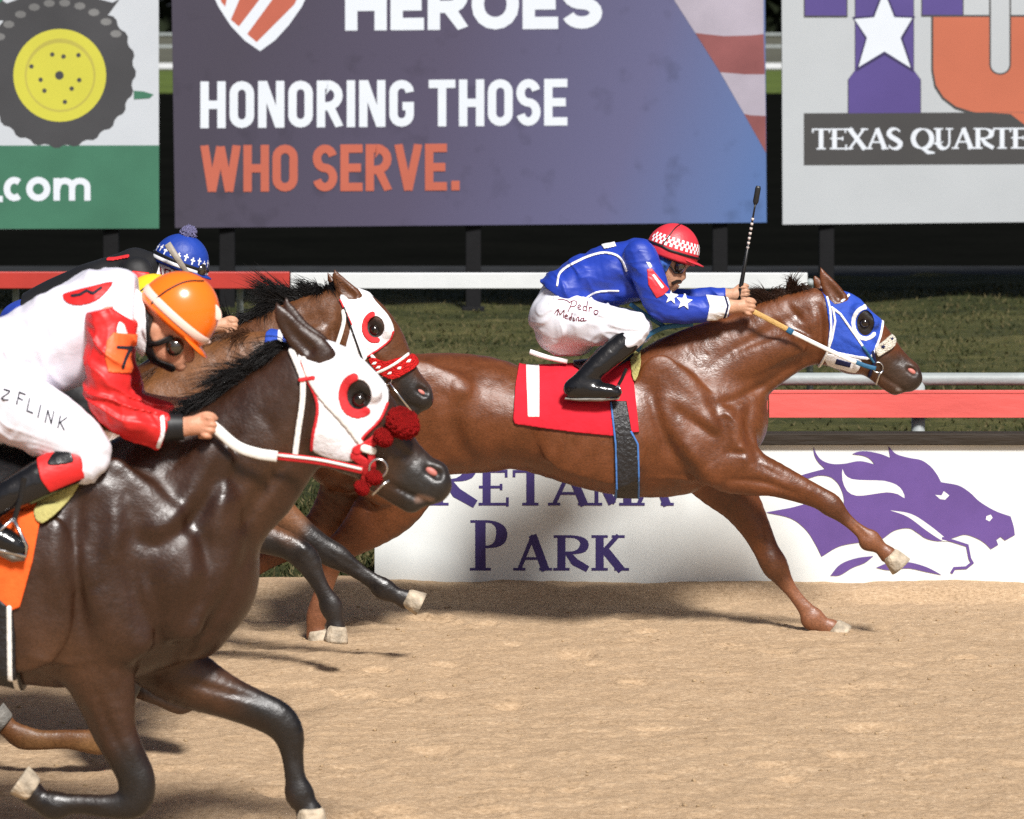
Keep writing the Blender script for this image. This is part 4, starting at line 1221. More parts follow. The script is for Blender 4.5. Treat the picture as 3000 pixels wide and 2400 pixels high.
lay('throat_flap', shp_poly(H.P([(2418, 1036), (2470, 1042), (2520, 1052), (2522, 1070), (2508, 1095), (2470, 1086), (2425, 1072)], O), 2), .009, M['w_cloth'], hood)
lay('flap_panel', shp_poly(H.P([(2450, 1050), (2494, 1062), (2490, 1078), (2446, 1068)], O)), .012, M['navy'], hood, -1)

# bridle, reins, bit
def ring(name, c, r, th, mat, par):
    mb = MB(); pts = [tuple(c + Vector((math.cos(a) * r, 0, math.sin(a) * r))) for a in np.linspace(0, 2 * math.pi, 25)]
    mb.tube(pts, th, 8, False, 1.0, (0, 1, 0)); return mb.build(name, mat, par, smooth=True)
a = U(2570, 1065, D - .08)
br1 = empty('bridle', (a.x, a.y, a.z), 'white and blue bridle with starred cream noseband on the chestnut horse', 'bridle')
lay('cheek_strap', shp_line(H.P([(2436, 900), (2462, 920), (2500, 975), (2530, 1018)], O), .0115), .0135, M['w_leather'], br1)
lay('cheek_strap', shp_line(H.P([(2527, 1014), (2545, 1040), (2560, 1062)], O), .013), .014, M['teal'], br1)
lay('throat_strap', shp_line(H.P([(2440, 905), (2446, 940), (2436, 990), (2420, 1040), (2402, 1082)], O), .0115), .014, M['w_leather'], br1)
lay('noseband', shp_poly(H.P([(2562, 1018), (2590, 998), (2614, 982), (2628, 994), (2622, 1014), (2598, 1030), (2572, 1044), (2566, 1032)], -.07), 2), .020, M['fleece_w'], br1)
def star(cx, cy, r, rot=0.0, k=.42):
    return [(cx + (r if i % 2 == 0 else r * k) * math.sin(rot + i * math.pi / 5), cy - (r if i % 2 == 0 else r * k) * math.cos(rot + i * math.pi / 5)) for i in range(10)]
lay('noseband_star', shp_poly(H.P(star(2586, 1015, 10, .2), -.07)), .0225, M['navy'], br1, -1)
lay('noseband_star', shp_poly(H.P(star(2614, 993, 8, .2), -.07)), .0225, M['navy'], br1, -1)
lay('chin_strap', shp_line(H.P([(2556, 1030), (2562, 1060), (2548, 1105)], -.07), .016), .012, M['navy'], br1)
ring('bit_ring', U(2572, 1077, D - .075), 15 * H.sc, .0035, M['steel'], br1)
ring('bit_ring', U(2572, 1077, D + .075), 15 * H.sc, .0035, M['steel'], br1)
mb = MB(); mb.tube(along(H, [(2566, 1128), (2576, 1098), (2588, 1085)], -.082), .005, 8); mb.build('bit_shank', M['steel'], br1, smooth=True)
HAND1 = (2178, 900)
ribbon('rein_grip', along(H, [(2150, 885), (2178, 898), (2250, 935), (2312, 968)], -.17), .026, .008, M['tan_rein'], br1)
ribbon('rein_keeper', along(H, [(2306, 965), (2322, 975)], -.171), .030, .012, M['teal'], br1)
ribbon('rein', along(H, [(2318, 972), (2420, 1022), (2508, 1063)], -.168), .021, .007, M['w_leather'], br1)
ribbon('rein_end', along(H, [(2505, 1060), (2535, 1072), (2566, 1080)], -.12), .022, .008, M['teal'], br1)
ribbon('rein', along(H, [(2165, 880), (2260, 925), (2420, 1005), (2566, 1078)], .14), .021, .007, M['w_leather'], br1)

# saddle and cloth
a = U(1720, 1060, D)
sd1 = empty('saddle', (a.x, a.y, a.z), 'small black racing saddle on a red cloth numbered 1', 'saddle')
O = -.27
cloth = [(1530, 1036), (1552, 1024), (1600, 1040), (1680, 1060), (1760, 1050), (1838, 1020), (1852, 1030), (1858, 1120), (1866, 1200), (1872, 1264), (1840, 1266), (1795, 1275), (1700, 1266), (1600, 1254), (1508, 1242), (1503, 1228), (1510, 1130)]
sc1 = lay('saddle_cloth', shp_poly(H.P(cloth, O)), .014, M['red_felt'], sd1)
lay('number', shp_poly(H.P([(1540, 1058), (1582, 1056), (1580, 1220), (1546, 1222)], O)), .0165, M['white_felt'], sc1, -1)
lay('foam_pad', shp_poly(H.P([(1850, 1015), (1876, 1020), (1880, 1050), (1876, 1085), (1862, 1120), (1852, 1100)], O), 2), .022, M['pad'], sd1)
lay('girth', shp_poly(H.P([(1786, 1175), (1836, 1175), (1850, 1262), (1868, 1300), (1874, 1475), (1806, 1475), (1800, 1300)], O)), .019, M['girth'], sd1)
for q in ([(1790, 1180), (1803, 1300), (1808, 1474)], [(1848, 1262), (1868, 1300), (1874, 1474)]):
    lay('girth_binding', shp_line(H.P(q, O), .010), .021, M['blue_bind'], sd1)
lay('pommel', shp_poly(H.P([(1680, 1062), (1740, 1020), (1800, 1010), (1850, 1000), (1862, 1030), (1845, 1060), (1770, 1090), (1700, 1085)], -.2), 2), .028, M['black_leather'], sd1)
ribbon('cloth_roll', along(H, [(1552, 1030), (1600, 1046), (1662, 1060)], -.075), .024, .02, M['white_felt'], sd1)
# breast collar and yoke straps
ribbon('yoke_strap', along(H, [(1866, 1030), (1890, 990), (1940, 962), (2000, 952), (2030, 950)], -.15), .024, .008, M['teal'], sd1)
ribbon('yoke_strap', along(H, [(1846, 890), (1880, 915), (1938, 952), (1948, 958)], -.13), .022, .008, M['teal'], sd1)
mb = MB(); mb.tube(along(H, [(1835, 1080), (1822, 1110), (1812, 1128)], -.33), .008, 8, True, .4); mb.build('stirrup_leather', M['black_leather'], sd1)
sp = along(H, [(1812, 1130), (1778, 1150), (1772, 1168), (1812, 1168), (1820, 1150), (1812, 1130)], -.34)
mb = MB(); mb.tube(sp, .006, 8); mb.build('stirrup_iron', M['steel'], sd1, smooth=True)
# ---- the dark bay nearest the camera
def genhind(H, x, y, k, w=.135):
    """hind legs gathered under the body; x,y = stifle pixels, k = scale"""
    H.add([(x - 60 * k, y - 190 * k, 150 * k, .10), (x - 30 * k, y - 70 * k, 120 * k, .10), (x - 20 * k, y + 10 * k, 90 * k, .08), (x - 90 * k, y + 110 * k, 62 * k, .06), (x - 150 * k, y + 180 * k, 42 * k, .04), (x - 120 * k, y + 260 * k, 29 * k, .028), (x - 90 * k, y + 350 * k, 28 * k, .026), (x - 70 * k, y + 400 * k, 31 * k, .028), (x - 45 * k, y + 430 * k, 26 * k, .026)], off=-w, k=.06)
    H.add([(x - 90 * k, y - 190 * k, 150 * k, .10), (x - 120 * k, y - 60 * k, 120 * k, .10), (x - 140 * k, y + 20 * k, 85 * k, .08), (x - 220 * k, y + 90 * k, 60 * k, .06), (x - 300 * k, y + 140 * k, 42 * k, .04), (x - 350 * k, y + 200 * k, 29 * k, .028), (x - 410 * k, y + 270 * k, 28 * k, .026), (x - 440 * k, y + 310 * k, 31 * k, .028), (x - 430 * k, y + 345 * k, 26 * k, .026)], off=w, k=.06)

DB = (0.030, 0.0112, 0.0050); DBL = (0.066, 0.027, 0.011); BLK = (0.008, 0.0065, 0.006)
h4 = H = Horse(13.5, 0.0085, '')
H.add([(-800, 1680, 210, .20), (-660, 1600, 285, .255), (-430, 1590, 288, .27), (-200, 1620, 300, .285), (0, 1650, 330, .29), (180, 1668, 345, .275), (330, 1655, 335, .24), (440, 1640, 300, .20)], k=.03)
H.add([(430, 1640, 300, .20), (540, 1680, 215, .18), (600, 1730, 140, .15)], k=.06)
H.add([(560, 1800, 110, .11), (585, 1855, 66, .09)], k=.06)
H.add([(380, 1500, 190, .15), (520, 1440, 225, .14), (650, 1395, 216, .12), (745, 1312, 188, .105), (830, 1222, 166, .095), (885, 1160, 140, .085)], k=.08)
H.add([(905, 1110, 112, .075), (950, 1150, 140, .10), (1018, 1222, 142, .102), (1085, 1288, 118, .085), (1150, 1350, 92, .066), (1215, 1400, 78, .058), (1258, 1425, 58, .055)], k=.05)
H.add([(960, 1240, 95, .105), (1010, 1290, 80, .09)], k=.05)
H.add([(1110, 1390, 54, .042), (1160, 1430, 46, .038), (1205, 1465, 38, .038)], k=.02)
H.add([(1282, 1385, 32, .050), (1288, 1420, 32, .046)], k=.03)
H.add([(1040, 1105, 26, .02), (1095, 1150, 18, .015)], off=-.088, k=.03, both=True)
# near fore folded under, far fore reaching
H.add([(250, 1820, 170, .08), (285, 1950, 112, .08), (315, 2060, 82, .068), (335, 2140, 66, .056), (375, 2225, 56, .046), (400, 2285, 55, .046), (392, 2345, 52, .042), (330, 2362, 36, .032), (240, 2356, 30, .027), (196, 2357, 32, .028), (158, 2360, 43, .036), (118, 2345, 33, .030), (92, 2322, 38, .034)], off=-.15, k=.05)
H.add([(430, 1840, 150, .08), (500, 1950, 100, .08), (575, 2000, 82, .068), (660, 2040, 64, .056), (745, 2076, 56, .046), (812, 2108, 54, .044), (845, 2150, 46, .04), (856, 2205, 34, .031), (862, 2258, 30, .027), (868, 2292, 33, .029), (878, 2328, 43, .036), (895, 2358, 34, .031), (905, 2378, 40, .036)], off=.13, k=.05)
genhind(H, -560, 1900, 1.45)
for N, off, k in (([(330, 1400, 60, .03), (430, 1520, 80, .04), (520, 1680, 75, .045)], -.19, .05),
                  ([(250, 1480, 80, .03), (300, 1650, 95, .045), (360, 1850, 90, .045)], -.215, .06),
                  ([(480, 1560, 55, .03), (540, 1700, 60, .04), (545, 1830, 55, .04)], -.17, .05),
                  ([(620, 1340, 60, .03), (560, 1480, 70, .03), (500, 1560, 60, .03)], -.135, .05),
                  ([(640, 1480, 55, .03), (640, 1600, 60, .035), (610, 1720, 50, .035)], -.12, .05),
                  ([(90, 1650, 120, .03), (60, 1850, 120, .03)], -.262, .08)):
    H.add(N, off=off, k=k, both=True)
for N, amp, w in (([(238, 1420), (228, 1580), (240, 1760), (262, 1850)], -.017, 26), ([(375, 1500), (385, 1650), (430, 1800), (470, 1900)], -.012, 30), ([(660, 1310), (630, 1420), (560, 1530), (470, 1590), (400, 1560)], -.014, 26),
                  ([(600, 1560), (590, 1700), (545, 1850), (520, 1930)], -.012, 26), ([(700, 1660), (640, 1790), (570, 1890), (520, 1940)], -.012, 18), ([(840, 1350), (770, 1440), (705, 1550)], -.014, 24), ([(905, 1075), (885, 1200), (862, 1320)], -.012, 20),
                  ([(290, 2020), (325, 2120), (370, 2215)], -.009, 15), ([(240, 2050), (290, 2140)], -.006, 14), ([(330, 2372), (200, 2372)], -.005, 9), ([(540, 2030), (640, 2062), (760, 2095)], -.007, 13), ([(840, 2190), (850, 2290)], -.005, 9),
                  ([(345, 1440), (352, 1560), (345, 1640)], .016, 38), ([(600, 1360), (520, 1500), (440, 1545)], .012, 30), ([(480, 1640), (500, 1760), (510, 1850)], .012, 40), ([(300, 1700), (340, 1850)], .010, 50), ([(570, 1640), (560, 1760)], .008, 26), ([(650, 1450), (640, 1600)], .012, 32),
                  ([(180, 1480), (170, 1600), (190, 1720)], .008, 34), ([(420, 1880), (500, 1890)], .008, 34), ([(420, 1690), (450, 1790)], .007, 20), ([(360, 1990), (330, 1960)], .010, 24),
                  ([(960, 1180), (1040, 1250), (1110, 1310)], .006, 14), ([(1000, 1160), (1090, 1240), (1160, 1320)], -.008, 16), ([(1120, 1240), (1200, 1330)], .005, 12), ([(1180, 1330), (1220, 1370)], -.006, 14),
                  ([(90, 1900), (200, 1930), (290, 1920)], .004, 12), ([(700, 1250), (640, 1330)], -.008, 26), ([(760, 1200), (800, 1290)], -.007, 24)):
    H.relief(N, amp * 1.0, w * .95)
for i in range(4): H.relief([(150 - i * 70, 1640), (140 - i * 70, 1800), (120 - i * 70, 1930)], -.004, 20)
H.add([(808, 888, 5, .004), (830, 930, 26, .012), (872, 985, 38, .018), (920, 1020, 42, .022), (946, 1040, 36, .022)], off=-.06, k=.02, early=False)
H.add([(836, 874, 4, .004), (850, 915, 22, .010), (880, 970, 34, .016), (930, 1010, 36, .02)], off=.06, k=.02, early=False)
H.add([(830, 935, 10, .014), (868, 990, 17, .016), (905, 1025, 18, .016)], off=-.083, k=.008, op='cut', early=False)
H.add([(1256, 1376, 12, .02), (1284, 1390, 17, .022)], off=-.052, k=.014, op='cut', early=False, both=True)
H.relief([(1120, 1418), (1170, 1446), (1225, 1472), (1285, 1496)], -.010, 9)
H.relief([(1150, 1452), (1215, 1486)], .004, 12)
H.paint([(1180, 1360, 60), (1250, 1430, 95)], (0.014, 0.012, 0.011), .06)
H.paint([(1052, 1160, 46)], (0.008, 0.006, 0.006), .014)
H.paint([(1228, 1462, 10), (1262, 1474, 12)], (0.42, 0.26, 0.20), .012, off=-.05)
for N in ([(420, 2270, 90), (392, 2345, 75), (240, 2356, 60), (90, 2330, 70)], [(740, 2080, 60), (830, 2130, 90), (860, 2250, 80), (905, 2380, 80)]): H.paint(N, BLK, .07)
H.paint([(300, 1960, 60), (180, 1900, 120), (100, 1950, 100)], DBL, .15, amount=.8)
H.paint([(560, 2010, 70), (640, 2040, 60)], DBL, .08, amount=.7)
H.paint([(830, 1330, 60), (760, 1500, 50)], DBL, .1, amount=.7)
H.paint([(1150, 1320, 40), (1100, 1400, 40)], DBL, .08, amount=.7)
a = U(200, 2640, 13.5)
horse4 = empty('racehorse', (a.x, a.y, 0), 'dark brown racehorse in a white red-trimmed hood, nearest the camera', 'horse', 'racehorses galloping past the sign')
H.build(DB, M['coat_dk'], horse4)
hf(H, (92, 2318), (52, 2290), 40, 50, -.15, M['hoof_pale'], horse4)
hf(H, (905, 2372), (905, 2425), 42, 50, .13, M['hoof_pale'], horse4)
hf(H, (-625, 2524), (-600, 2570), 36, 46, -.135, M['hoof_grey'], horse4)
hf(H, (-1184, 2400), (-1200, 2440), 36, 46, .135, M['hoof_grey'], horse4)
eye_ball(H, 1052, 1170, 22, -.088, horse4)
nostril(H, 1264, 1382, 19, -.036, horse4)
st = locks(along(H, [(520, 1262), (600, 1188), (700, 1125), (790, 1058), (850, 1010)]), [(-.75, -.45, .25), (-.8, -.4, .3), (-.8, -.3, .35), (-.7, -.3, .4)], 1500, .17, .2, .0024, 11, .45, .3)
hair_strands('mane', st, M['hair_black'], horse4)
hair_strands('tail', locks(along(H, [(-960, 1500), (-950, 1540), (-940, 1580)]), [(-.9, .05, .1), (-.9, .1, -.1)], 400, .75, .14, .003, 13, .45, .15), M['hair_black'], horse4)

def red_hood(H, root, hp, ear, eye, erx, ery, O, cloth, trimm, trims, ringdeg, ringk=1.2, rw=.030):
    eh = shp_poly(H.P(arc(eye[0], eye[1], erx, ery, 0, 360, 25)[:-1], O))
    ho = H.wrapped('hood', shp_sub(shp_sub(shp_poly(H.P(hp, O), 3), eh), shp_poly(H.P(ear, O))), .008, cloth, root)
    H.wrapped('eye_ring', shp_line(H.P(arc(eye[0], eye[1], erx * ringk, ery * ringk, *ringdeg, 19), O), rw), .0125, trimm, ho)
    for q, w in trims: H.wrapped('hood_trim', shp_line(H.P(q, O), w, 3), .0105, trimm, ho)
    return ho
O = -.09
hp4 = [(880, 1010), (934, 978), (968, 976), (1000, 1000), (1050, 1046), (1095, 1092), (1130, 1140), (1136, 1180), (1112, 1232), (1068, 1275), (1050, 1310), (1036, 1350), (990, 1350), (945, 1338), (914, 1318), (918, 1270), (930, 1215), (928, 1170), (905, 1120), (875, 1062)]
hood4 = red_hood(H, horse4, hp4, [(800, 860), (880, 960), (945, 1000), (975, 1030), (965, 1055), (935, 1066), (890, 1052), (850, 1020), (800, 930)], (1050, 1157), 38, 46, O, M['w_cloth'], M['r_cloth'],
                 [([(1134, 1185), (1112, 1232), (1068, 1275), (1050, 1310)], .011), ([(875, 1062), (905, 1120), (928, 1170), (930, 1215), (918, 1270), (912, 1318)], .012)], (60, 255))
a = U(1080, 1400, 13.4)
br4 = empty('bridle', (a.x, a.y, a.z), 'white and red bridle with a round red fleece ball on the nearest dark horse', 'bridle')
W4 = lambda nm, q, w, t, mat, side=None: H.wrapped(nm, shp_line(H.P(q, O), w, 3 if len(q) > 2 else 0), t, mat, br4, side)
W4('crown_strap', [(852, 1030), (872, 1070), (888, 1110)], .021, .014, M['w_leather'])
W4('throat_strap', [(888, 1115), (886, 1180), (874, 1260), (864, 1336)], .020, .014, M['w_leather'])
W4('cheek_strap', [(888, 1052), (908, 1110), (950, 1170), (1010, 1235), (1060, 1300)], .018, .016, M['w_leather'])
W4('strap_keeper', [(880, 1112), (918, 1106)], .015, .019, M['r_cloth'])
W4('figure_eight_strap', [(1045, 1318), (1085, 1298), (1120, 1268)], .032, .018, M['r_cloth'])
W4('figure_eight_strap', [(1040, 1335), (1075, 1370), (1065, 1430)], .034, .016, M['r_cloth'])
W4('figure_eight_strap', [(1085, 1305), (1090, 1370), (1080, 1420)], .026, .019, M['r_cloth'])
W4('white_keeper', [(1068, 1312), (1092, 1320)], .028, .024, M['w_leather'], -1)
def fuzz_ball(name, c, r, sx, mat, par, rot=0.0, seed=0, amp=.12):
    me = bpy.data.meshes.new(name); bm = bmesh.new(); bmesh.ops.create_icosphere(bm, subdivisions=5, radius=1.0)
    for v in bm.verts:
        n = float(noise3(np.array(v.co.x * 6 + seed), np.array(v.co.y * 6), np.array(v.co.z * 6))) * .6 + 1.1 * float(noise3(np.array(v.co.x * 17 + seed), np.array(v.co.y * 17), np.array(v.co.z * 17)))
        v.co *= 1 + amp * n
        v.co.x *= sx
    bm.to_mesh(me); bm.free(); me.polygons.foreach_set('use_smooth', [True] * len(me.polygons))
    o = link(name, me, mat); o.location = c; o.scale = (r, r, r); o.rotation_euler = (0, rot, 0); put(o, par); return o
fuzz_ball('fleece_ball', U(1180, 1240, 13.38), 44 * H.sc, 1.15, M['fleece_r'], br4, .7, 3)
fuzz_ball('fleece_ball', U(1124, 1282, 13.37), 27 * H.sc, 1.1, M['fleece_r'], br4, .7, 5)
fuzz_ball('fleece_ball', U(1096, 1400, 13.37), 22 * H.sc, 1.1, M['fleece_r'], br4, .2, 8)
fuzz_ball('fleece_ball', U(1060, 1430, 13.37), 20 * H.sc, 1.2, M['fleece_r'], br4, .9, 9)
ring('bit_ring', U(1108, 1372, 13.38), 26 * H.sc, .0042, M['steel'], br4)
ring('bit_ring', U(1108, 1372, 13.62), 26 * H.sc, .0042, M['steel'], br4)
mb = MB(); mb.tube(along(H, [(1090, 1450), (1116, 1424), (1140, 1408)], -.11), .005, 8); mb.build('bit_shank', M['steel'], br4, smooth=True)
ribbon('rein_grip', along(H, [(590, 1230), (628, 1252), (690, 1305), (750, 1328), (812, 1338)], -.19), .038, .012, M['w_leather'], br4)
ribbon('rein', along(H, [(808, 1336), (940, 1352), (1062, 1378)], -.15), .026, .008, M['r_cloth'], br4)
ribbon('rein_stitching', along(H, [(808, 1333), (940, 1349), (1060, 1375)], -.158), .009, .004, M['w_leather'], br4)
ribbon('rein', along(H, [(560, 1200), (700, 1290), (900, 1345), (1100, 1372)], .16), .026, .008, M['r_cloth'], br4)
a = U(40, 1420, 13.5)
sd4 = empty('saddle', (a.x, a.y, a.z), 'racing saddle on an orange cloth with a yellow pad, on the nearest horse', 'saddle')
O = -.27
H.wrapped('saddle_cloth', shp_poly(H.P([(-330, 1330), (-200, 1310), (-60, 1330), (60, 1380), (150, 1400), (138, 1440), (120, 1520), (100, 1640), (62, 1775), (30, 1785), (-10, 1760), (-120, 1790), (-330, 1780), (-345, 1560)], O)), .014, M['or_felt'], sd4)
H.wrapped('foam_pad', shp_poly(H.P([(120, 1388), (200, 1380), (236, 1388), (225, 1430), (190, 1480), (128, 1530), (100, 1500), (118, 1440)], O), 2), .022, M['pad'], sd4)
H.wrapped('girth', shp_poly(H.P([(-60, 1700), (40, 1780), (48, 1860), (46, 2060), (-60, 2060)], O)), .020, M['girth'], sd4)
H.wrapped('girth_binding', shp_line(H.P([(32, 1775), (32, 1900), (30, 2050)], O), .018), .023, M['w_leather'], sd4)
H.wrapped('seat', shp_poly(H.P([(-260, 1335), (-140, 1300), (0, 1310), (110, 1330), (140, 1380), (60, 1420), (-60, 1400), (-200, 1380)], -.2), 2), .030, M['black_leather'], sd4)
mb = MB(); mb.tube(along(H, [(70, 1400), (60, 1460), (40, 1530)], -.36), .009, 8, True, .4); mb.build('stirrup_leather', M['black_leather'], sd4)
mb = MB(); mb.tube(along(H, [(40, 1520), (-8, 1560), (-4, 1612), (76, 1630), (78, 1600), (40, 1520)], -.365), .0065, 8); mb.build('stirrup_iron', M['steel'], sd4, smooth=True)

# ---- the bay beyond, white hood and red noseband
BY = (0.090, 0.031, 0.010)
h2 = H = Horse(18.0, 0.0095, '')
H.add([(-330, 1300, 150, .20), (-220, 1245, 190, .255), (-60, 1235, 188, .27), (120, 1255, 180, .28), (280, 1275, 195, .29), (420, 1290, 210, .27), (530, 1290, 205, .23), (620, 1290, 165, .19)], k=.03)
H.add([(610, 1290, 160, .19), (690, 1310, 110, .16)], k=.05)
H.add([(540, 1160, 150, .15), (640, 1120, 146, .13), (740, 1070, 130, .11), (840, 1008, 116, .098), (920, 968, 106, .09), (980, 950, 100, .085)], k=.07)
H.add([(990, 930, 84, .075), (1035, 950, 100, .10), (1085, 1005, 98, .102), (1128, 1058, 80, .084), (1172, 1110, 60, .064), (1206, 1146, 52, .058), (1226, 1166, 40, .054)], k=.05)
H.add([(1030, 1020, 70, .104), (1070, 1060, 60, .09)], k=.05)
H.add([(1150, 1150, 38, .04), (1180, 1180, 33, .037), (1204, 1200, 27, .037)], k=.02)
H.add([(1240, 1148, 22, .05), (1244, 1172, 22, .046)], k=.03)
H.add([(1105, 935, 18, .02), (1140, 970, 12, .015)], off=-.088, k=.03, both=True)
H.add([(560, 1380, 110, .07), (640, 1480, 92, .075), (720, 1550, 62, .065), (790, 1580, 46, .05), (850, 1602, 40, .042), (895, 1636, 41, .040), (918, 1678, 30, .028), (940, 1720, 24, .022), (958, 1752, 27, .024), (970, 1778, 34, .030), (982, 1815, 25, .025), (984, 1842, 29, .03)], off=-.14, k=.05)
H.add([(620, 1340, 110, .07), (710, 1410, 85, .07), (800, 1490, 56, .058), (880, 1560, 44, .046), (940, 1605, 40, .042), (985, 1630, 38, .038), (1024, 1656, 28, .027), (1064, 1684, 23, .021), (1100, 1708, 26, .024), (1124, 1726, 33, .030), (1160, 1744, 24, .025), (1188, 1756, 29, .03)], off=.13, k=.05)
genhind(H, -160, 1430, 1.0)
for N, off, k in (([(560, 1180, 60, .03), (640, 1260, 66, .04), (690, 1340, 50, .045)], -.185, .05), ([(840, 1060, 40, .02), (930, 1000, 40, .02)], -.092, .04)):
    H.add(N, off=off, k=k, both=True)
for N, amp, w in (([(960, 1050), (900, 1100), (820, 1150)], -.010, 18), ([(985, 890), (978, 960), (955, 1040)], -.010, 14), ([(850, 1620), (900, 1680), (940, 1740)], -.005, 8), ([(960, 1640), (1040, 1690), (1090, 1722)], -.005, 8), ([(880, 1590), (900, 1620)], .006, 14),
                  ([(960, 920), (880, 960), (780, 1010)], -.008, 22), ([(1040, 980), (1100, 1030), (1150, 1080)], .005, 10), ([(1070, 950), (1140, 1030)], -.006, 10)):
    H.relief(N, amp, w)
H.add([(978, 786, 3, .004), (988, 815, 16, .010), (1008, 845, 25, .016), (1034, 868, 26, .018)], off=-.055, k=.02, early=False)
H.add([(962, 800, 3, .004), (975, 830, 14, .010), (1000, 856, 22, .016)], off=.055, k=.02, early=False)
H.add([(992, 822, 7, .012), (1012, 848, 13, .014), (1032, 866, 12, .014)], off=-.075, k=.008, op='cut', early=False)
H.add([(1228, 1140, 8, .02), (1246, 1150, 12, .022)], off=-.052, k=.012, op='cut', early=False, both=True)
H.relief([(1150, 1178), (1190, 1192), (1240, 1206)], -.008, 6)
H.paint([(1190, 1120, 45), (1225, 1170, 70)], (0.016, 0.013, 0.012), .05)
for N in ([(800, 1585, 55), (895, 1636, 60), (960, 1760, 60), (984, 1842, 60)], [(900, 1575, 55), (985, 1630, 60), (1110, 1720, 60), (1190, 1756, 60)]): H.paint(N, (0.014, 0.011, 0.010), .06)
H.paint([(820, 1490, 45), (860, 1530, 30)], (0.20, 0.085, 0.035), .06, amount=.7)
H.paint([(1100, 958, 30)], (0.016, 0.010, 0.008), .014)
H.paint([(860, 960, 90), (960, 930, 70)], (0.13, 0.052, 0.02), .08, amount=.6)
a = U(400, 1963, 18.0)
horse2 = empty('racehorse', (a.x, a.y, 0), 'bay racehorse in a white hood and red spotted noseband behind the dark horse', 'horse', 'racehorses galloping past the sign')
H.build(BY, M['coat_by'], horse2)
hf(H, (984, 1838), (978, 1880), 29, 38, -.14, M['hoof_pale'], horse2)
hf(H, (1192, 1756), (1232, 1776), 29, 38, .13, M['hoof_pale'], horse2)
hf(H, (-205, 1862), (-190, 1890), 28, 36, -.135, M['hoof_grey'], horse2)
hf(H, (-590, 1772), (-596, 1800), 28, 36, .135, M['hoof_grey'], horse2)
eye_ball(H, 1097, 966, 16, -.088, horse2)
nostril(H, 1234, 1149, 12, -.036, horse2)
st = locks(along(H, [(620, 1000), (720, 945), (820, 905), (900, 880), (975, 856)]), [(-.8, -.25, .45), (-.75, -.25, .55), (-.6, -.2, .7), (-.25, -.2, .8)], 3000, .17, .17, .0028, 21, .35, .45, 16)
hair_strands('mane', st, M['hair_black'], horse2)
O = -.09
hood2 = red_hood(H, horse2, [(1000, 856), (1024, 830), (1048, 828), (1072, 850), (1100, 886), (1136, 926), (1154, 966), (1146, 994), (1110, 1022), (1080, 1042), (1066, 1060), (1030, 1070), (1010, 1060), (1012, 1020), (1026, 960), (1016, 920), (996, 880)],
                 [(960, 780), (1000, 800), (1042, 846), (1056, 862), (1044, 878), (1020, 878), (990, 850)], (1100, 958), 26, 32, O, M['w_cloth'], M['r_cloth'],
                 [([(1152, 972), (1142, 998), (1108, 1024), (1078, 1044)], .010), ([(996, 880), (1016, 920), (1030, 950)], .010)], (80, 255), 1.22, .026)
a = U(1180, 1080, 17.9)
br2 = empty('bridle', (a.x, a.y, a.z), 'black and white bridle with a red spotted noseband on the bay horse', 'bridle')
W2 = lambda nm, q, w, t, mat, side=None: H.wrapped(nm, shp_line(H.P(q, O), w, 3 if len(q) > 2 else 0), t, mat, br2, side)
W2('throat_strap', [(1006, 912), (1008, 940), (998, 980), (984, 1020)], .020, .014, M['w_leather'])
W2('cheek_strap', [(1008, 900), (1030, 960), (1064, 1056)], .008, .016, M['black_leather'])
W2('cheek_strap', [(1090, 1042), (1112, 1070), (1135, 1100)], .016, .014, M['w_leather'])
H.wrapped('noseband', shp_poly(H.P([(1080, 1050), (1100, 1046), (1130, 1058), (1196, 1040), (1222, 1052), (1226, 1070), (1190, 1094), (1150, 1112), (1120, 1100), (1096, 1080)], -.07), 2), .020, M['fleece_r'], br2)
for q in ((1096, 1062), (1108, 1074), (1168, 1078), (1196, 1058), (1140, 1092)):
    H.wrapped('noseband_spot', shp_poly(H.P([(q[0] - 8, q[1] + 4), (q[0], q[1] - 5), (q[0] + 10, q[1] - 6), (q[0] + 6, q[1] + 4)], -.07)), .0225, M['white_felt'], br2, -1)
W2('noseband_strap', [(1105, 1092), (1150, 1070), (1195, 1040)], .014, .0235, M['w_leather'])
ring('bit_ring', U(1132, 1112, 17.92), 15 * H.sc, .0035, M['steel'], br2)
ring('bit_ring', U(1132, 1112, 18.08), 15 * H.sc, .0035, M['steel'], br2)
mb = MB(); mb.tube(along(H, [(1140, 1120), (1170, 1160), (1205, 1204)], -.085), .006, 8); mb.build('bit_shank', M['steel'], br2, smooth=True)
ribbon('rein', along(H, [(660, 955), (800, 1040), (960, 1090), (1132, 1114)], -.17), .022, .008, M['black_leather'], br2)
ribbon('rein', along(H, [(640, 960), (800, 1030), (1132, 1112)], .14), .022, .008, M['black_leather'], br2)
a = U(230, 1100, 18.0)
sd2 = empty('saddle', (a.x, a.y, a.z), 'dark racing saddle under the rider in black, on the bay horse', 'saddle')
H.wrapped('saddle_cloth', shp_poly(H.P([(40, 1075), (200, 1085), (340, 1075), (350, 1160), (356, 1290), (200, 1290), (40, 1280)], -.27)), .014, M['b_cloth'], sd2)
H.wrapped('seat', shp_poly(H.P([(90, 1070), (200, 1080), (330, 1062), (345, 1090), (220, 1112), (110, 1100)], -.2), 2), .028, M['black_leather'], sd2)
H.wrapped('girth', shp_poly(H.P([(285, 1200), (345, 1200), (355, 1500), (295, 1500)], -.27)), .02, M['girth'], sd2)

# ---- the horse hidden between: brown neck, blue hood
BR = (0.145, 0.058, 0.02)
h3 = H = Horse(15.7, 0.011, '')
dx, dy, kk = -178, 26, 1.146
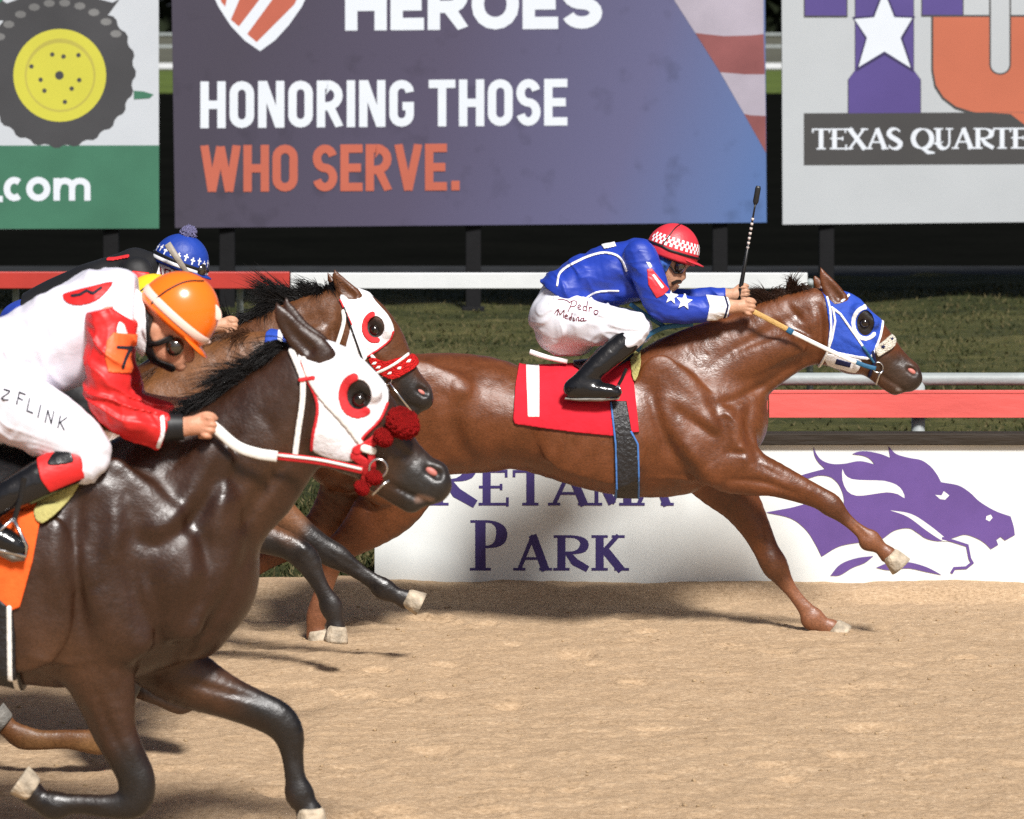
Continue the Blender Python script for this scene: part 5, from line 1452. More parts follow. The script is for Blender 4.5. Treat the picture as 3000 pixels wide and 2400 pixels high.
# same build as the bay beyond, nearer and drawn in
def T3(N): return [((q[0] - 400) * kk + 400 + dx, (q[1] - 1200) * kk + 1325 + dy) + ((q[2] * kk,) + tuple(q[3:])) for q in N]
H.add(T3([(-330, 1300, 150, .20), (-220, 1245, 190, .255), (-60, 1235, 188, .27), (120, 1255, 180, .28), (280, 1275, 195, .29), (420, 1290, 210, .27), (530, 1290, 205, .23), (620, 1290, 165, .19)]), k=.03)
H.add(T3([(540, 1160, 150, .15), (640, 1100, 140, .13)]) + [(560, 1190, 150, .115), (680, 1110, 128, .1), (770, 1080, 112, .09), (850, 1085, 105, .085)], k=.07)
H.add([(850, 1080, 95, .075), (900, 1105, 108, .10), (955, 1165, 106, .102), (1000, 1225, 88, .084), (1040, 1280, 66, .064), (1080, 1325, 50, .056)], k=.05)
H.add([(390, 1800, 100, .08), (350, 1950, 85, .07), (330, 2060, 60, .055), (325, 2140, 50, .045), (290, 2172, 40, .036), (200, 2166, 29, .028), (120, 2168, 30, .027), (66, 2160, 36, .029), (30, 2138, 30, .026), (10, 2120, 32, .03)], off=-.14, k=.05)
H.add([(430, 1780, 100, .08), (475, 1890, 80, .07), (520, 1970, 56, .055), (548, 2026, 44, .045), (528, 2056, 38, .036), (470, 2042, 28, .028), (410, 2020, 29, .027), (378, 2004, 32, .029), (350, 1996, 30, .028)], off=.13, k=.05)
genhind(H, -420, 1560, 1.15)
H.add([(826, 925, 3, .004), (840, 960, 16, .010), (862, 995, 24, .016)], off=.055, k=.02, early=False)
H.paint([(1040, 1280, 60), (1080, 1325, 70)], (0.016, 0.013, 0.012), .05)
H.paint([(300, 2172, 30), (120, 2168, 30)], (0.25, 0.13, 0.05), .06, amount=.8)
H.paint([(530, 2056, 50), (370, 2004, 50)], (0.016, 0.013, 0.012), .06)
a = U(200, 2250, 15.7)
horse3 = empty('racehorse', (a.x, a.y, 0), 'brown racehorse with a blue hood, hidden behind the nearest dark horse', 'horse', 'racehorses galloping past the sign')
H.build(BR, M['coat_by'], horse3)
hf(H, (12, 2122), (-20, 2095), 34, 42, -.14, M['hoof_grey'], horse3)
hf(H, (350, 1996), (318, 1980), 32, 42, .13, M['hoof_grey'], horse3)
hf(H, (-472, 2056), (-455, 2095), 32, 42, -.135, M['hoof_grey'], horse3)
hf(H, (-914, 1955), (-922, 1990), 32, 42, .135, M['hoof_grey'], horse3)
st = locks(along(H, [(430, 1120), (540, 1055), (640, 1000), (740, 985)]), [(-.6, -.3, .3), (-.6, -.35, .35), (-.5, -.3, .35), (-.5, -.3, .3)], 1300, .15, .25, .0026, 31, .5, .4)
hair_strands('mane', st, M['hair_bay'], horse3)
H.eye3 = shp_poly(H.P(arc(965, 1120, 30, 38, 0, 360, 21)[:-1], -.09))
hood3 = H.wrapped('hood', shp_sub(shp_poly(H.P([(776, 978), (812, 974), (900, 985), (980, 1060), (1012, 1120), (1000, 1170), (940, 1220), (860, 1225), (800, 1180), (772, 1100)], -.09), 2), H.eye3), .009, M['b_cloth'], horse3)
H.wrapped('hood_trim', shp_line(H.P([(818, 976), (822, 1040), (812, 1100), (816, 1200)], -.09), .022), .012, M['w_cloth'], hood3)
eye_ball(H, 968, 1124, 17, -.086, horse3)
# ------------------------------------------------------------------ riders
M['skin'] = pmat('tanned_skin', (0.52, 0.28, 0.175), 0.5, 0.35, 0.15, 120, 0.10, 30)
M['skin2'] = pmat('ruddy_skin', (0.54, 0.26, 0.16), 0.5, 0.35, 0.15, 120, 0.12, 30)
M['hairm'] = pmat('dark_moustache', (0.025, 0.016, 0.012), 0.7, 0.2)
def satin(name, col, rough=0.46, bump=0.18):
    return pmat(name, col, rough, 0.38, bump, 16, 0.12, 7, stretch=(1.0, 1, 1.6))
M['silk_blue'] = satin('royal_blue_satin', (0.016, 0.045, 0.36))
M['silk_white'] = satin('white_satin', (0.72, 0.70, 0.78), 0.40, 0.15)
M['silk_red'] = satin('red_satin', (0.62, 0.02, 0.02))
M['silk_black'] = satin('black_knit', (0.010, 0.010, 0.011), 0.6)
M['silk_yellow'] = satin('yellow_satin', (0.75, 0.52, 0.02))
M['breeches'] = pmat('white_breeches', (0.74, 0.74, 0.80), 0.5, 0.35, 0.15, 14, 0.03, 10)
M['breeches_b'] = pmat('blue_breeches', (0.02, 0.05, 0.35), 0.6, 0.35, 0.3, 14, 0.05, 10)
M['boot'] = pmat('black_riding_boot', (0.007, 0.007, 0.008), 0.16, 0.6, 0.2, 18)
M['sole'] = pmat('worn_grey_sole', (0.22, 0.21, 0.19), 0.7, 0.3, 0.4, 60, 0.3, 30)
M['cap_red'] = pmat('red_helmet_cover', (0.60, 0.03, 0.045), 0.45, 0.5, 0.15, 30, 0.06, 12)
M['cap_orange'] = pmat('orange_glossy_helmet', (0.95, 0.17, 0.012), 0.22, 0.5, 0.0, 1, 0.04, 8, coat=.3)
M['cap_blue'] = pmat('blue_helmet_cover', (0.012, 0.045, 0.30), 0.5, 0.4, 0.2, 30, 0.08, 12)
M['cap_yellow'] = pmat('yellow_helmet_cover', (0.85, 0.55, 0.02), 0.45, 0.4, 0.15, 30, 0.05, 12)
M['cap_white'] = pmat('white_print', (0.80, 0.80, 0.82), 0.5, 0.4)
M['pale_band'] = pmat('pale_pink_band', (0.85, 0.62, 0.52), 0.4, 0.4)
M['black_el'] = pmat('black_elastic', (0.008, 0.008, 0.009), 0.5, 0.4)
M['lens'] = pmat('dark_goggle_lens', (0.02, 0.014, 0.008), 0.05, 0.9, coat=1.0)
M['lens_gold'] = pmat('gold_lens_reflection', (0.55, 0.42, 0.10), 0.25, 0.6)
M['scarf'] = pmat('blue_patterned_neck_tube', (0.02, 0.06, 0.22), 0.8, 0.2, 0.2, 60, 0.9, 45)
M['text_red'] = pmat('dark_red_stitching', (0.16, 0.012, 0.03), 0.7, 0.2)
M['text_blk'] = pmat('black_stitching', (0.02, 0.02, 0.03), 0.7, 0.2)
M['or_patch'] = pmat('orange_sleeve_patch', (0.85, 0.13, 0.03), 0.5, 0.4, 0.25, 20, 0.08, 8)
M['whip'] = pmat('black_whip', (0.010, 0.010, 0.010), 0.4, 0.5)
M['whip_w'] = pmat('white_whip_binding', (0.60, 0.52, 0.48), 0.5, 0.4)
M['whip_g'] = pmat('grey_whip', (0.28, 0.25, 0.21), 0.55, 0.4, 0.2, 60, 0.2, 30)

class Fig:
    def __init__(s, d):
        s.d = d; s.sc = d / FP
    def rows(s, N):
        """rows px py r [lat m] [offset m]"""
        out = []
        for q in N:
            o = q[4] if len(q) > 4 else 0.0
            D = s.d + o; p = U(q[0], q[1], D); r = q[2] * D / FP
            out.append((p.x, p.y, p.z, r, q[3] if len(q) > 3 and q[3] else r))
        return np.array(out)
    def field(s, chains, vox, wr=()):
        """chains: (rows, k, op)"""
        R = [(s.rows(c[0]), c[1], c[2] if len(c) > 2 else 'add') for c in chains]
        A = np.vstack([r[0] for r in R if r[2] == 'add']); Rm = A[:, 3:].max(1)[:, None]
        F = Field((A[:, :3] - Rm).min(0) - .03, (A[:, :3] + Rm).max(0) + .03, vox)
        for rows, k, op in R: F.chain(rows, k, op)
        for w in wr:
            if 'u' in w[2]: F.folds(*w[:2], **w[2])
            else: F.wrinkle(*w[:2], **w[2])
        return F
    def garment(s, name, chains, vox, mat, parent, wr=(), cut=()):
        F = s.field(chains, vox, wr)
        for poly in cut:          # keep only what lies inside these side-view regions
            X = F.lo[0] + vox * np.arange(F.n[0]); Z = F.lo[2] + vox * np.arange(F.n[2])
            g = poly[1](X[:, None] + 0 * Z[None], Z[None] + 0 * X[:, None]).astype(np.float32)
            F.f = np.maximum(F.f, np.clip(g, -.5, .5)[:, None, :])
        V, Q = F.mesh()
        return mesh_np(name, V, Q, mat, parent), F
    def P(s, pts, off=0.0): return xz(pts, s.d + off)

def fist(c, r, off, k=1.0, ang=0.0):
    """closed hand about a rein: palm, four fingers folding round, thumb laid over; pixels, r = finger radius"""
    ca, sa = math.cos(ang), math.sin(ang)
    T = lambda x, y: (c[0] + k * (x * ca - y * sa), c[1] + k * (x * sa + y * ca))
    out = [([(*T(-16, 2), 15 * k, None, off), (*T(0, 0), 19 * k, .020, off), (*T(10, 2), 18 * k, .018, off)], .012)]
    for i in range(4):
        y = -16 + i * 11.5; l = (24, 28, 26, 20)[i]
        out.append(([(*T(6, y), r, None, off - .012), (*T(l - 6, y + 1), r, None, off - .016), (*T(l, y + 2), r * .95, None, off + .006), (*T(l - 8, y + 3), r * .9, None, off + .024), (*T(l - 20, y + 3), r * .85, None, off + .026)], .004))
    out.append(([(*T(-8, -14), r * 1.25, None, off + .004), (*T(6, -22), r * 1.1, None, off + .0), (*T(20, -22), r, None, off + .008), (*T(28, -16), r * .9, None, off + .014)], .006))
    return out

class Helm:
    """cap on a pitched head: local frame fwd / up / side, semi axes in metres"""
    def __init__(s, d, c, pitch, a, b, u):
        s.c = U(c[0], c[1], d); t = math.radians(pitch)
        s.f = Vector((math.cos(t), 0, -math.sin(t))); s.u = Vector((math.sin(t), 0, math.cos(t))); s.s = Vector((0, -1, 0))
        s.a, s.b, s.h = a, b, u
    def pt(s, az, el, k=1.0):
        az, el = math.radians(az), math.radians(el)
        return s.c + (s.f * (s.a * math.cos(el) * math.cos(az)) + s.s * (s.b * math.cos(el) * math.sin(az)) + s.u * (s.h * math.sin(el))) * k
    def shell(s, name, mat, par, el0=-14, k=1.0):
        mb = MB(); n = 48; els = list(np.linspace(el0, 88, 22))
        for e in els:
            for j in range(n): mb.v.append(tuple(s.pt(360 * j / n, e, k)))
        for i in range(len(els) - 1):
            for j in range(n): mb.f.append((i * n + j, i * n + (j + 1) % n, (i + 1) * n + (j + 1) % n, (i + 1) * n + j))
        mb.f.append(tuple((len(els) - 1) * n + j for j in range(n)))
        i0 = len(mb.v)
        for j in range(n): mb.v.append(tuple(s.pt(360 * j / n, el0, k * .93)))
        for j in range(n): mb.f.append((j, i0 + j, i0 + (j + 1) % n, (j + 1) % n))
        mb.f.append(tuple(i0 + j for j in range(n)))
        return mb.build(name, mat, par, smooth=True)
    def brim(s, name, mat, par, l, el=-10, half=72, drop=.25):
        mb = MB(); n = 20; T = []
        for th in (0, 1):
            for i in range(n + 1):
                az = -half + 2 * half * i / n
                p = s.pt(az, el, .97); ext = l * max(0.0, math.cos(math.radians(az * 90 / half))) ** .7
                o = (s.f * math.cos(math.radians(az * .5)) + s.s * math.sin(math.radians(az * .5))) * ext - s.u * (ext * drop)
                q = p + o
                dz = -s.u * (.005 * th)
                mb.v += [tuple(p + dz), tuple(q + dz)]
        m = 2 * (n + 1)
        for i in range(n):
            a = 2 * i
            mb.f += [(a, a + 1, a + 3, a + 2), (m + a, m + a + 2, m + a + 3, m + a + 1), (a + 1, m + a + 1, m + a + 3, a + 3)]
        return mb.build(name, mat, par, smooth=True)
    def patch(s, name, az0, az1, el0, el1, mat, par, k=1.012, mb=None, n=6):
        own = mb is None; mb = mb or MB()
        base = len(mb.v)
        m = max(2, int(n))
        for i in range(m + 1):
            for j in range(3): mb.v.append(tuple(s.pt(az0 + (az1 - az0) * i / m, el0 + (el1 - el0) * j / 2, k)))
        for i in range(m):
            for j in range(2): mb.f.append((base + i * 3 + j, base + (i + 1) * 3 + j, base + (i + 1) * 3 + j + 1, base + i * 3 + j + 1))
        return mb.build(name, mat, par, smooth=True) if own else None
    def band(s, name, ctrl, w, mat, par, k=1.02):
        """strap through (az, el) control points"""
        P = catmull(np.array(ctrl, float), 6)
        mb = MB(); mb.tube([tuple(s.pt(a, e, k)) for a, e in P], w / 2, 8, True, .3, (0, -1, 0)); return mb.build(name, mat, par, smooth=True)

def ball(name, c, sx, sy, sz, mat, par, rot=0.0):
    me = bpy.data.meshes.new(name); bm = bmesh.new(); bmesh.ops.create_uvsphere(bm, u_segments=24, v_segments=16, radius=1.0); bm.to_mesh(me); bm.free()
    me.polygons.foreach_set('use_smooth', [True] * len(me.polygons))
    o = link(name, me, mat); o.location = c; o.scale = (sx, sy, sz); o.rotation_euler = (0, rot, 0); put(o, par); return o

def onto(F, name, shape, t, mat, par, d, side=-1, up=2):
    V, Q = F.wrap(shape, t, side, d, up); return mesh_np(name, V, Q, mat, par)

# ---- rider of the chestnut
f1 = Fig(19.0)
a = U(1700, 1030, 19.0)
r1 = empty('person', (a.x, a.y, a.z), 'rider in a blue jacket and red checked helmet crouched on the chestnut horse', 'person', 'riders')
torso1 = [(1640, 880, 66, .15), (1692, 820, 64, .15), (1745, 802, 70, .16), (1795, 788, 72, .17), (1862, 764, 64, .165)]
armN1 = [(1872, 752, 50, .065, -.165), (1905, 826, 46, .06, -.20), (1936, 893, 42, .056, -.20), (1992, 908, 40, .054, -.185), (2066, 904, 33, .048, -.172), (2122, 899, 27, .042, -.17)]
armF1 = [(1872, 752, 50, .065, .165), (1915, 826, 44, .06, .20), (1950, 880, 40, .056, .20), (2040, 880, 36, .05, .17), (2118, 868, 26, .04, .15)]
legN1 = [(1650, 930, 76, .09, -.09), (1755, 950, 64, .085, -.17), (1842, 956, 48, .07, -.235), (1862, 972, 42, .062, -.25), (1838, 1004, 36, .054, -.265)]
legF1 = [(q[0] + 6, q[1] - 2, q[2], q[3], -q[4]) for q in legN1]
shin1 = [(1836, 1000, 36, .052, -.268), (1775, 1052, 37, .052, -.295), (1716, 1108, 31, .046, -.32), (1692, 1132, 27, .042, -.325)]
foot1 = [(1678, 1140, 27, .040, -.328), (1728, 1143, 27, .044, -.332), (1780, 1146, 23, .044, -.335), (1804, 1150, 17, .038, -.335)]
slim = lambda N, k=.8: [(q[0], q[1], q[2] * k, (q[3] * k if len(q) > 3 and q[3] else None)) + tuple(q[4:]) for q in N]
flip = lambda N: [(q[0], q[1], q[2], q[3], -q[4]) for q in N]
head1 = [([(1962, 732, 52, .074), (1984, 744, 50, .072)], .02), ([(1940, 775, 44, .060), (1962, 795, 40, .056), (1968, 815, 32, .048)], .03),
         ([(1960, 832, 16, .030), (1970, 838, 13, .022)], .02), ([(1994, 786, 10, .014), (2001, 802, 8, .013), (2002, 812, 8, .016)], .015),
         ([(1984, 826, 9, .022), (1990, 829, 5, .018)], .010), ([(1980, 838, 8, .020), (1984, 840, 4, .014)], .008), ([(1966, 846, 10, .02)], .012), ([(1935, 785, 12, .01, -.066), (1930, 798, 8, .008, -.062)], .01),
         ([(1986, 833, 2, .03), (1998, 833, 2, .03)], .004, 'cut')]
body1 = [(slim(torso1), .04), (slim(armN1), .03), (slim(armF1), .03), (slim(legN1), .03), (slim(legF1), .03), (slim(shin1), .02), (slim(flip(shin1)), .02), (slim(foot1), .02), (slim(flip(foot1)), .02),
         ([(1850, 770, 44, .06), (1905, 768, 36, .055), (1940, 768, 38, .055)], .03), ([(2110, 899, 23, .026, -.17), (2150, 898, 20, .024, -.17), (2166, 898, 18, .02, -.17)], .015), ([(2110, 868, 22, .026, .15), (2150, 864, 18, .02, .15)], .015)] + \
        head1 + [(q[0], q[1]) for q in fist((2182, 898), 5.6, -.17, 1.0, .12)] + [(q[0], q[1]) for q in fist((2166, 860), 5.6, .15, 1.0, -.2)]
FB = f1.field(body1, .0055)
V, Q = FB.mesh(); mesh_np('body', V, Q, M['skin'], r1)
jk1, FJ1 = f1.garment('jacket', [(torso1, .03), ([(1630, 842, 44, .145), (1655, 846, 50, .15)], .05), (armN1, .03), (armF1, .03), ([(1880, 758, 52, .10), (1900, 766, 44, .075)], .03), ([(1700, 860, 40, .13), (1800, 850, 44, .13), (1870, 830, 44, .12)], .04)], .006, M['silk_blue'], r1,
    wr=((.006, 10, dict(stretch=(1.3, 1, .8), seed=2.0)), (.010, 22, dict(u=(.75, 0, .66), seed=5.0)), (.005, 40, dict(u=(.2, 0, 1), seed=7.0))),
    cut=(shp_poly(f1.P([(1560, 640), (2134, 640), (2128, 960), (1900, 960), (1800, 905), (1716, 893), (1670, 890), (1600, 840), (1572, 818)])),))
br_1, FBr1 = f1.garment('breeches', [([(1636, 930, 84, .165), (1690, 938, 80, .165)], .03), ([(1645, 870, 60, .14), (1660, 890, 60, .14)], .03), (legN1, .03), (legF1, .03), ([(1640, 985, 55, .12, 0), (1690, 990, 50, .12, 0)], .04)], .006, M['breeches'], r1,
    wr=((.005, 9, dict(stretch=(.8, 1, 1.2), seed=8.0)), (.011, 22, dict(u=(.8, 0, -.5), seed=1.0)), (.006, 34, dict(u=(.2, 0, 1), seed=3.0))),
    cut=(shp_poly(f1.P([(1540, 820), (1600, 812), (1680, 850), (1950, 880), (1950, 1010), (1850, 1022), (1790, 992), (1730, 1036), (1640, 1050), (1540, 990)])),))
for sgn in (1, -1):
    bt, FBt = f1.garment('boot', [([(q[0], q[1], q[2] + 1, q[3], q[4] * sgn) for q in shin1], .02), ([(q[0], q[1], q[2] + 1, q[3], q[4] * sgn) for q in foot1], .03)], .006, M['boot'], r1, wr=((.003, 20, dict(seed=3.0)),))
    mb = MB(); mb.tube(along(h1, [(1655, 1166), (1700, 1171), (1760, 1169), (1808, 1162)], -.33 * sgn), [.016, .03, .034, .022], 10, True, 1.0); 
    so = mb.build('sole', M['sole'], bt, smooth=True)
    so.scale = (1, 1, .38); so.location.z += U(0, 1168, 19 - .33 * sgn).z * .62
onto(FJ1, 'cuff', shp_poly(f1.P([(2064, 850), (2128, 850), (2140, 895), (2128, 940), (2070, 940), (2078, 895)], -.2)), .006, M['w_cloth'], jk1, 19.0)
onto(FJ1, 'cuff_binding', shp_line(f1.P([(2122, 860), (2132, 895), (2122, 936)], -.2), .010), .009, M['navy'], jk1, 19.0)
onto(FJ1, 'sleeve_patch', shp_poly(f1.P([(1894, 786), (1908, 784), (1934, 815), (1960, 846), (1942, 862), (1922, 871), (1898, 832)], -.2)), .005, M['cap_red'], jk1, 19.0)
onto(FJ1, 'patch_number', shp_poly(f1.P([(1908, 804), (1915, 800), (1945, 838), (1938, 844)], -.2)), .0075, M['cap_white'], jk1, 19.0)
for c in ((1966, 868, 23), (2004, 882, 26)):
    onto(FJ1, 'sleeve_star', shp_poly(f1.P(star(c[0], c[1], c[2], .15), -.2)), .006, M['cap_white'], jk1, 19.0, up=3)
onto(FJ1, 'piping', shp_line(f1.P([(1632, 836), (1642, 800), (1692, 767), (1759, 743), (1801, 746), (1822, 763), (1834, 792)], -.14), .0105, 4), .006, M['cap_white'], jk1, 19.0)
onto(FJ1, 'piping', shp_line(f1.P([(1720, 872), (1746, 857), (1780, 853), (1812, 853)], -.14), .009, 3), .006, M['cap_white'], jk1, 19.0)
onto(FJ1, 'shoulder_mark', shp_poly(f1.P([(1760, 718), (1800, 706), (1806, 722), (1770, 730)], -.1)), .006, M['cap_white'], jk1, 19.0, side=None)
onto(FB, 'neck_tube', shp_poly(f1.P([(1890, 738), (1962, 750), (1966, 770), (1948, 800), (1930, 812), (1905, 800), (1890, 770)], -.06), 2), .012, M['scarf'], r1, 19.0, side=None)
onto(FB, 'collar', shp_poly(f1.P([(1886, 756), (1900, 760), (1914, 786), (1902, 784)], -.07)), .020, M['cap_white'], r1, 19.0)
onto(FB, 'moustache', shp_poly(f1.P([(1966, 826), (1982, 819), (1996, 820), (1998, 827), (1984, 828), (1970, 836)], -.03)), .004, M['hairm'], r1, 19.0, side=None, up=3)
# name stitched on the thigh
def scribble(F, name, strokes, mat, par, d, off, w=.0042):
    for k, q in enumerate(strokes):
        pass
    V, Q = [], []; n = 0
    for q in strokes:
        v, f = F.wrap(shp_line(xz(q, d + off), w, 4 if len(q) > 2 else 0), .003, -1, d, 3)
        if len(v) == 0: continue
        V.append(v); Q.append(f + n); n += len(v)
    return mesh_np(name, np.vstack(V), np.vstack(Q), mat, par)
def sc(pts, ox, oy, kx=.4174, ky=.4174): return [(1400 + p[0] * kx + ox, 500 + p[1] * ky + oy) for p in pts]
L1 = [[(560, 912), (590, 908), (625, 916), (640, 925)], [(662, 922), (650, 955), (634, 988)], [(640, 930), (670, 916), (694, 924), (684, 950), (650, 958)], [(702, 962), (720, 955), (716, 943), (704, 950), (704, 970), (722, 972)], [(772, 920), (764, 955), (760, 985)], [(764, 956), (746, 952), (738, 974), (754, 982), (764, 966)], [(782, 956), (780, 986)], [(782, 968), (792, 958), (802, 962)], [(826, 976), (814, 986), (820, 1002), (838, 998), (842, 982), (826, 976)]]
L2 = [[(540, 1004), (562, 976), (566, 980), (556, 1018)], [(562, 980), (580, 1008), (606, 978)], [(606, 978), (604, 1004), (600, 1036)], [(612, 1030), (630, 1020), (618, 1012), (610, 1035), (632, 1042)], [(662, 1000), (652, 1048), (640, 1040), (656, 1025)], [(672, 1030), (668, 1050), (680, 1048)], [(690, 1052), (695, 1030), (708, 1028), (705, 1052), (716, 1048)], [(742, 1032), (725, 1035), (722, 1052), (738, 1048), (744, 1030), (742, 1050), (760, 1046)]]
scribble(FBr1, 'lettering', [sc(q, 0, 0) for q in L1 + L2], M['text_red'], br_1, 19.0, -.2)
hm = Helm(19.0, (1970, 736), 18, .131, .105, .137)
cap1 = hm.shell('helmet', M['cap_red'], r1, -16)
hm.brim('brim', M['cap_red'], cap1, .042, -6, 60, .22)
mb = MB()
for row in range(3):
    for i in range(26):
        az = -160 + i * 12.2 + (6.1 if row % 2 else 0)
        hm.patch('', az, az + 6.4, 9 + row * 7, 16.4 + row * 7, None, None, 1.014, mb, 2)
mb.build('check_band', M['cap_white'], cap1, smooth=True)
hm.band('rim_strap', [(a_, 5 if abs(a_) > 100 else 2) for a_ in range(-180, 181, 20)], .012, M['black_el'], cap1, 1.03)
hm.band('elastic', [(118, 4), (112, 30), (108, 60), (100, 80)], .006, M['black_el'], cap1, 1.02)
gg = ball('goggles', U(1992, 779, 19 - .052), .028, .03, .036, M['lens'], r1, .3)
ball('goggle_glint', U(1990, 778, 19 - .080), .010, .006, .011, M['lens_gold'], gg)  # small gold blob, a reflection painted on the dark lens
onto(FB, 'goggle_frame', shp_line(f1.P([(1956, 762), (1970, 762), (2004, 780), (1998, 800), (1978, 800), (1964, 780)], -.05), .008), .014, M['black_el'], r1, 19.0, side=None)
# whip held upright
a = U(2168, 855, 19.14)
wp = empty('whip', (a.x, a.y, a.z), 'black racing whip held upright by the rider in blue', 'whip')
line = lambda t: U(2164 + (2222 - 2164) * t, 878 + (545 - 878) * t, 19.14)
mb = MB(); mb.tube([tuple(line(t)) for t in (0, .06, .25, .6)], [.011, .012, .010, .005], 10); mb.build('handle', M['whip'], wp, smooth=True)
mb = MB(); mb.tube([tuple(line(t)) for t in (.58, .8, .84)], [.005, .0045, .005], 8); mb.build('shaft', M['whip'], wp, smooth=True)
for i in range(9):
    t = .36 + i * .042
    mb = MB(); mb.tube([tuple(line(t)), tuple(line(t + .022))], .0072, 8); mb.build('binding', M['whip_w'], wp, smooth=True)
mb = MB(); mb.tube([tuple(line(t)) for t in (.83, .86, .98, 1.0)], [.006, .014, .014, .010], 8, True, .3); mb.build('flap', M['whip'], wp, smooth=True)

# ---- rider of the nearest horse
f4 = Fig(13.5)
a = U(0, 1330, 13.5)
r4 = empty('person', (a.x, a.y, a.z), 'rider in white and red with a glossy orange helmet, nearest the camera', 'person', 'riders')
torso4 = [(-90, 1080, 105, .15), (0, 1045, 108, .155), (110, 1010, 116, .165), (220, 960, 130, .175), (318, 912, 112, .17)]
armN4 = [(326, 950, 66, .07, -.175), (312, 1060, 58, .066, -.215), (318, 1172, 56, .062, -.225), (388, 1226, 54, .06, -.215), (462, 1258, 44, .05, -.20)]
armF4 = [(326, 950, 66, .07, .175), (335, 1070, 58, .066, .215), (380, 1170, 54, .062, .2), (470, 1200, 46, .05, .18)]
legN4 = [(-70, 1150, 120, .10, -.09), (60, 1200, 108, .095, -.16), (180, 1268, 92, .085, -.225), (256, 1322, 72, .072, -.25), (248, 1366, 54, .058, -.262)]
legF4 = flip(legN4)
shin4 = [(215, 1362, 54, .052, -.27), (110, 1408, 54, .052, -.295), (10, 1462, 46, .046, -.32), (-50, 1500, 40, .042, -.325)]
foot4 = [(-80, 1530, 34, .038, -.328), (-20, 1562, 34, .042, -.335), (40, 1592, 30, .042, -.34), (62, 1604, 22, .036, -.34)]
head4 = [([(498, 932, 76, .074), (540, 940, 72, .072)], .02), ([(462, 990, 62, .060), (490, 1010, 58, .056), (510, 1030, 46, .048)], .03), ([(520, 1064, 22, .03), (528, 1072, 18, .022)], .02),
         ([(548, 1022, 14, .014), (560, 1040, 11, .013), (558, 1052, 11, .016)], .015), ([(540, 1058, 12, .022), (546, 1062, 7, .018)], .01), ([(452, 966, 20, .01, -.072), (456, 990, 14, .008, -.068)], .01), ([(541, 1065, 3, .03), (560, 1068, 3, .03)], .004, 'cut')]
body4 = [(slim(torso4), .04), (slim(armN4), .03), (slim(armF4), .03), (slim(legN4), .03), (slim(legF4), .03), (slim(shin4), .02), (slim(flip(shin4)), .02), (slim(foot4), .02), (slim(flip(foot4)), .02),
         ([(300, 920, 60, .06), (385, 925, 54, .058), (440, 955, 54, .055)], .03), ([(440, 1250, 34, .028, -.20), (520, 1252, 30, .026, -.195), (560, 1248, 28, .022, -.195)], .015), ([(450, 1195, 34, .028, .18), (545, 1192, 28, .022, .17)], .015)] + \
        head4 + fist((588, 1246), 8.2, -.195, 1.5, .1) + fist((572, 1192), 8.2, .17, 1.5, .1)
FB4 = f4.field(body4, .006)
V, Q = FB4.mesh(); mesh_np('body', V, Q, M['skin2'], r4)
silkw = M['silk_white']
jk4, FJ4 = f4.garment('jacket', [(torso4, .03), ([(300, 880, 84, .15), (352, 862, 62, .10), (378, 880, 50, .075)], .04), ([(60, 1090, 70, .14), (180, 1075, 76, .14), (270, 1050, 66, .12)], .05)], .0065, silkw, r4,
    wr=((.005, 8, dict(stretch=(1, 1, 1.2), seed=12.0)), (.012, 19, dict(u=(.6, 0, .8), seed=15.0)), (.006, 30, dict(u=(1, 0, .1), seed=17.0))),
    cut=(shp_poly(f4.P([(-300, 760), (400, 760), (400, 960), (330, 1140), (280, 1112), (172, 1154), (60, 1150), (-40, 1130), (-160, 1160), (-300, 1100)])),))
for nm, N, sgn in (('sleeve', armN4, -1), ('sleeve', armF4, 1)):
    sl, FS = f4.garment(nm, [([(q[0], q[1], q[2] + 7, q[3] + .010, q[4]) for q in N], .03)], .0065, M['silk_red'], r4, wr=((.006, 9, dict(stretch=(1, 1, 1.1), seed=22.0)), (.016, 25, dict(u=(.5, 0, .85), seed=25.0)), (.009, 38, dict(u=(1, 0, .4), seed=27.0))),
        cut=(shp_poly(f4.P([(200, 930), (330, 900), (420, 960), (420, 1150), (520, 1180), (490, 1260), (468, 1330), (300, 1330), (240, 1180)], -.2 * (1 if sgn < 0 else -1))),))
    if sgn < 0:
        onto(FS, 'sleeve_patch', shp_poly(f4.P([(312, 1000), (330, 975), (402, 988), (398, 1060), (392, 1098), (318, 1090), (308, 1050)], -.28)), .006, M['or_patch'], sl, 13.5)
        onto(FS, 'sleeve_number', shp_line(f4.P([(345, 1018), (378, 1024), (368, 1050), (360, 1078)], -.28), .010), .009, M['text_blk'], sl, 13.5, up=3)
        onto(FS, 'cuff', shp_line(f4.P([(478, 1220), (482, 1262), (466, 1306)], -.2), .014, 3), .006, M['w_cloth'], sl, 13.5)
onto(FJ4, 'back_patch', shp_poly(f4.P([(182, 866), (200, 856), (290, 832), (330, 826), (318, 850), (290, 876), (240, 892), (198, 886)], -.12), 2), .005, M['silk_red'], jk4, 13.5)
onto(FJ4, 'back_lettering', shp_line(f4.P([(212, 866), (236, 862), (256, 850), (276, 858), (298, 842)], -.12), .011), .007, M['text_blk'], jk4, 13.5)
onto(FB4, 'wrist_band', shp_poly(f4.P([(474, 1205), (536, 1212), (540, 1290), (476, 1300)], -.2)), .010, M['black_el'], r4, 13.5)
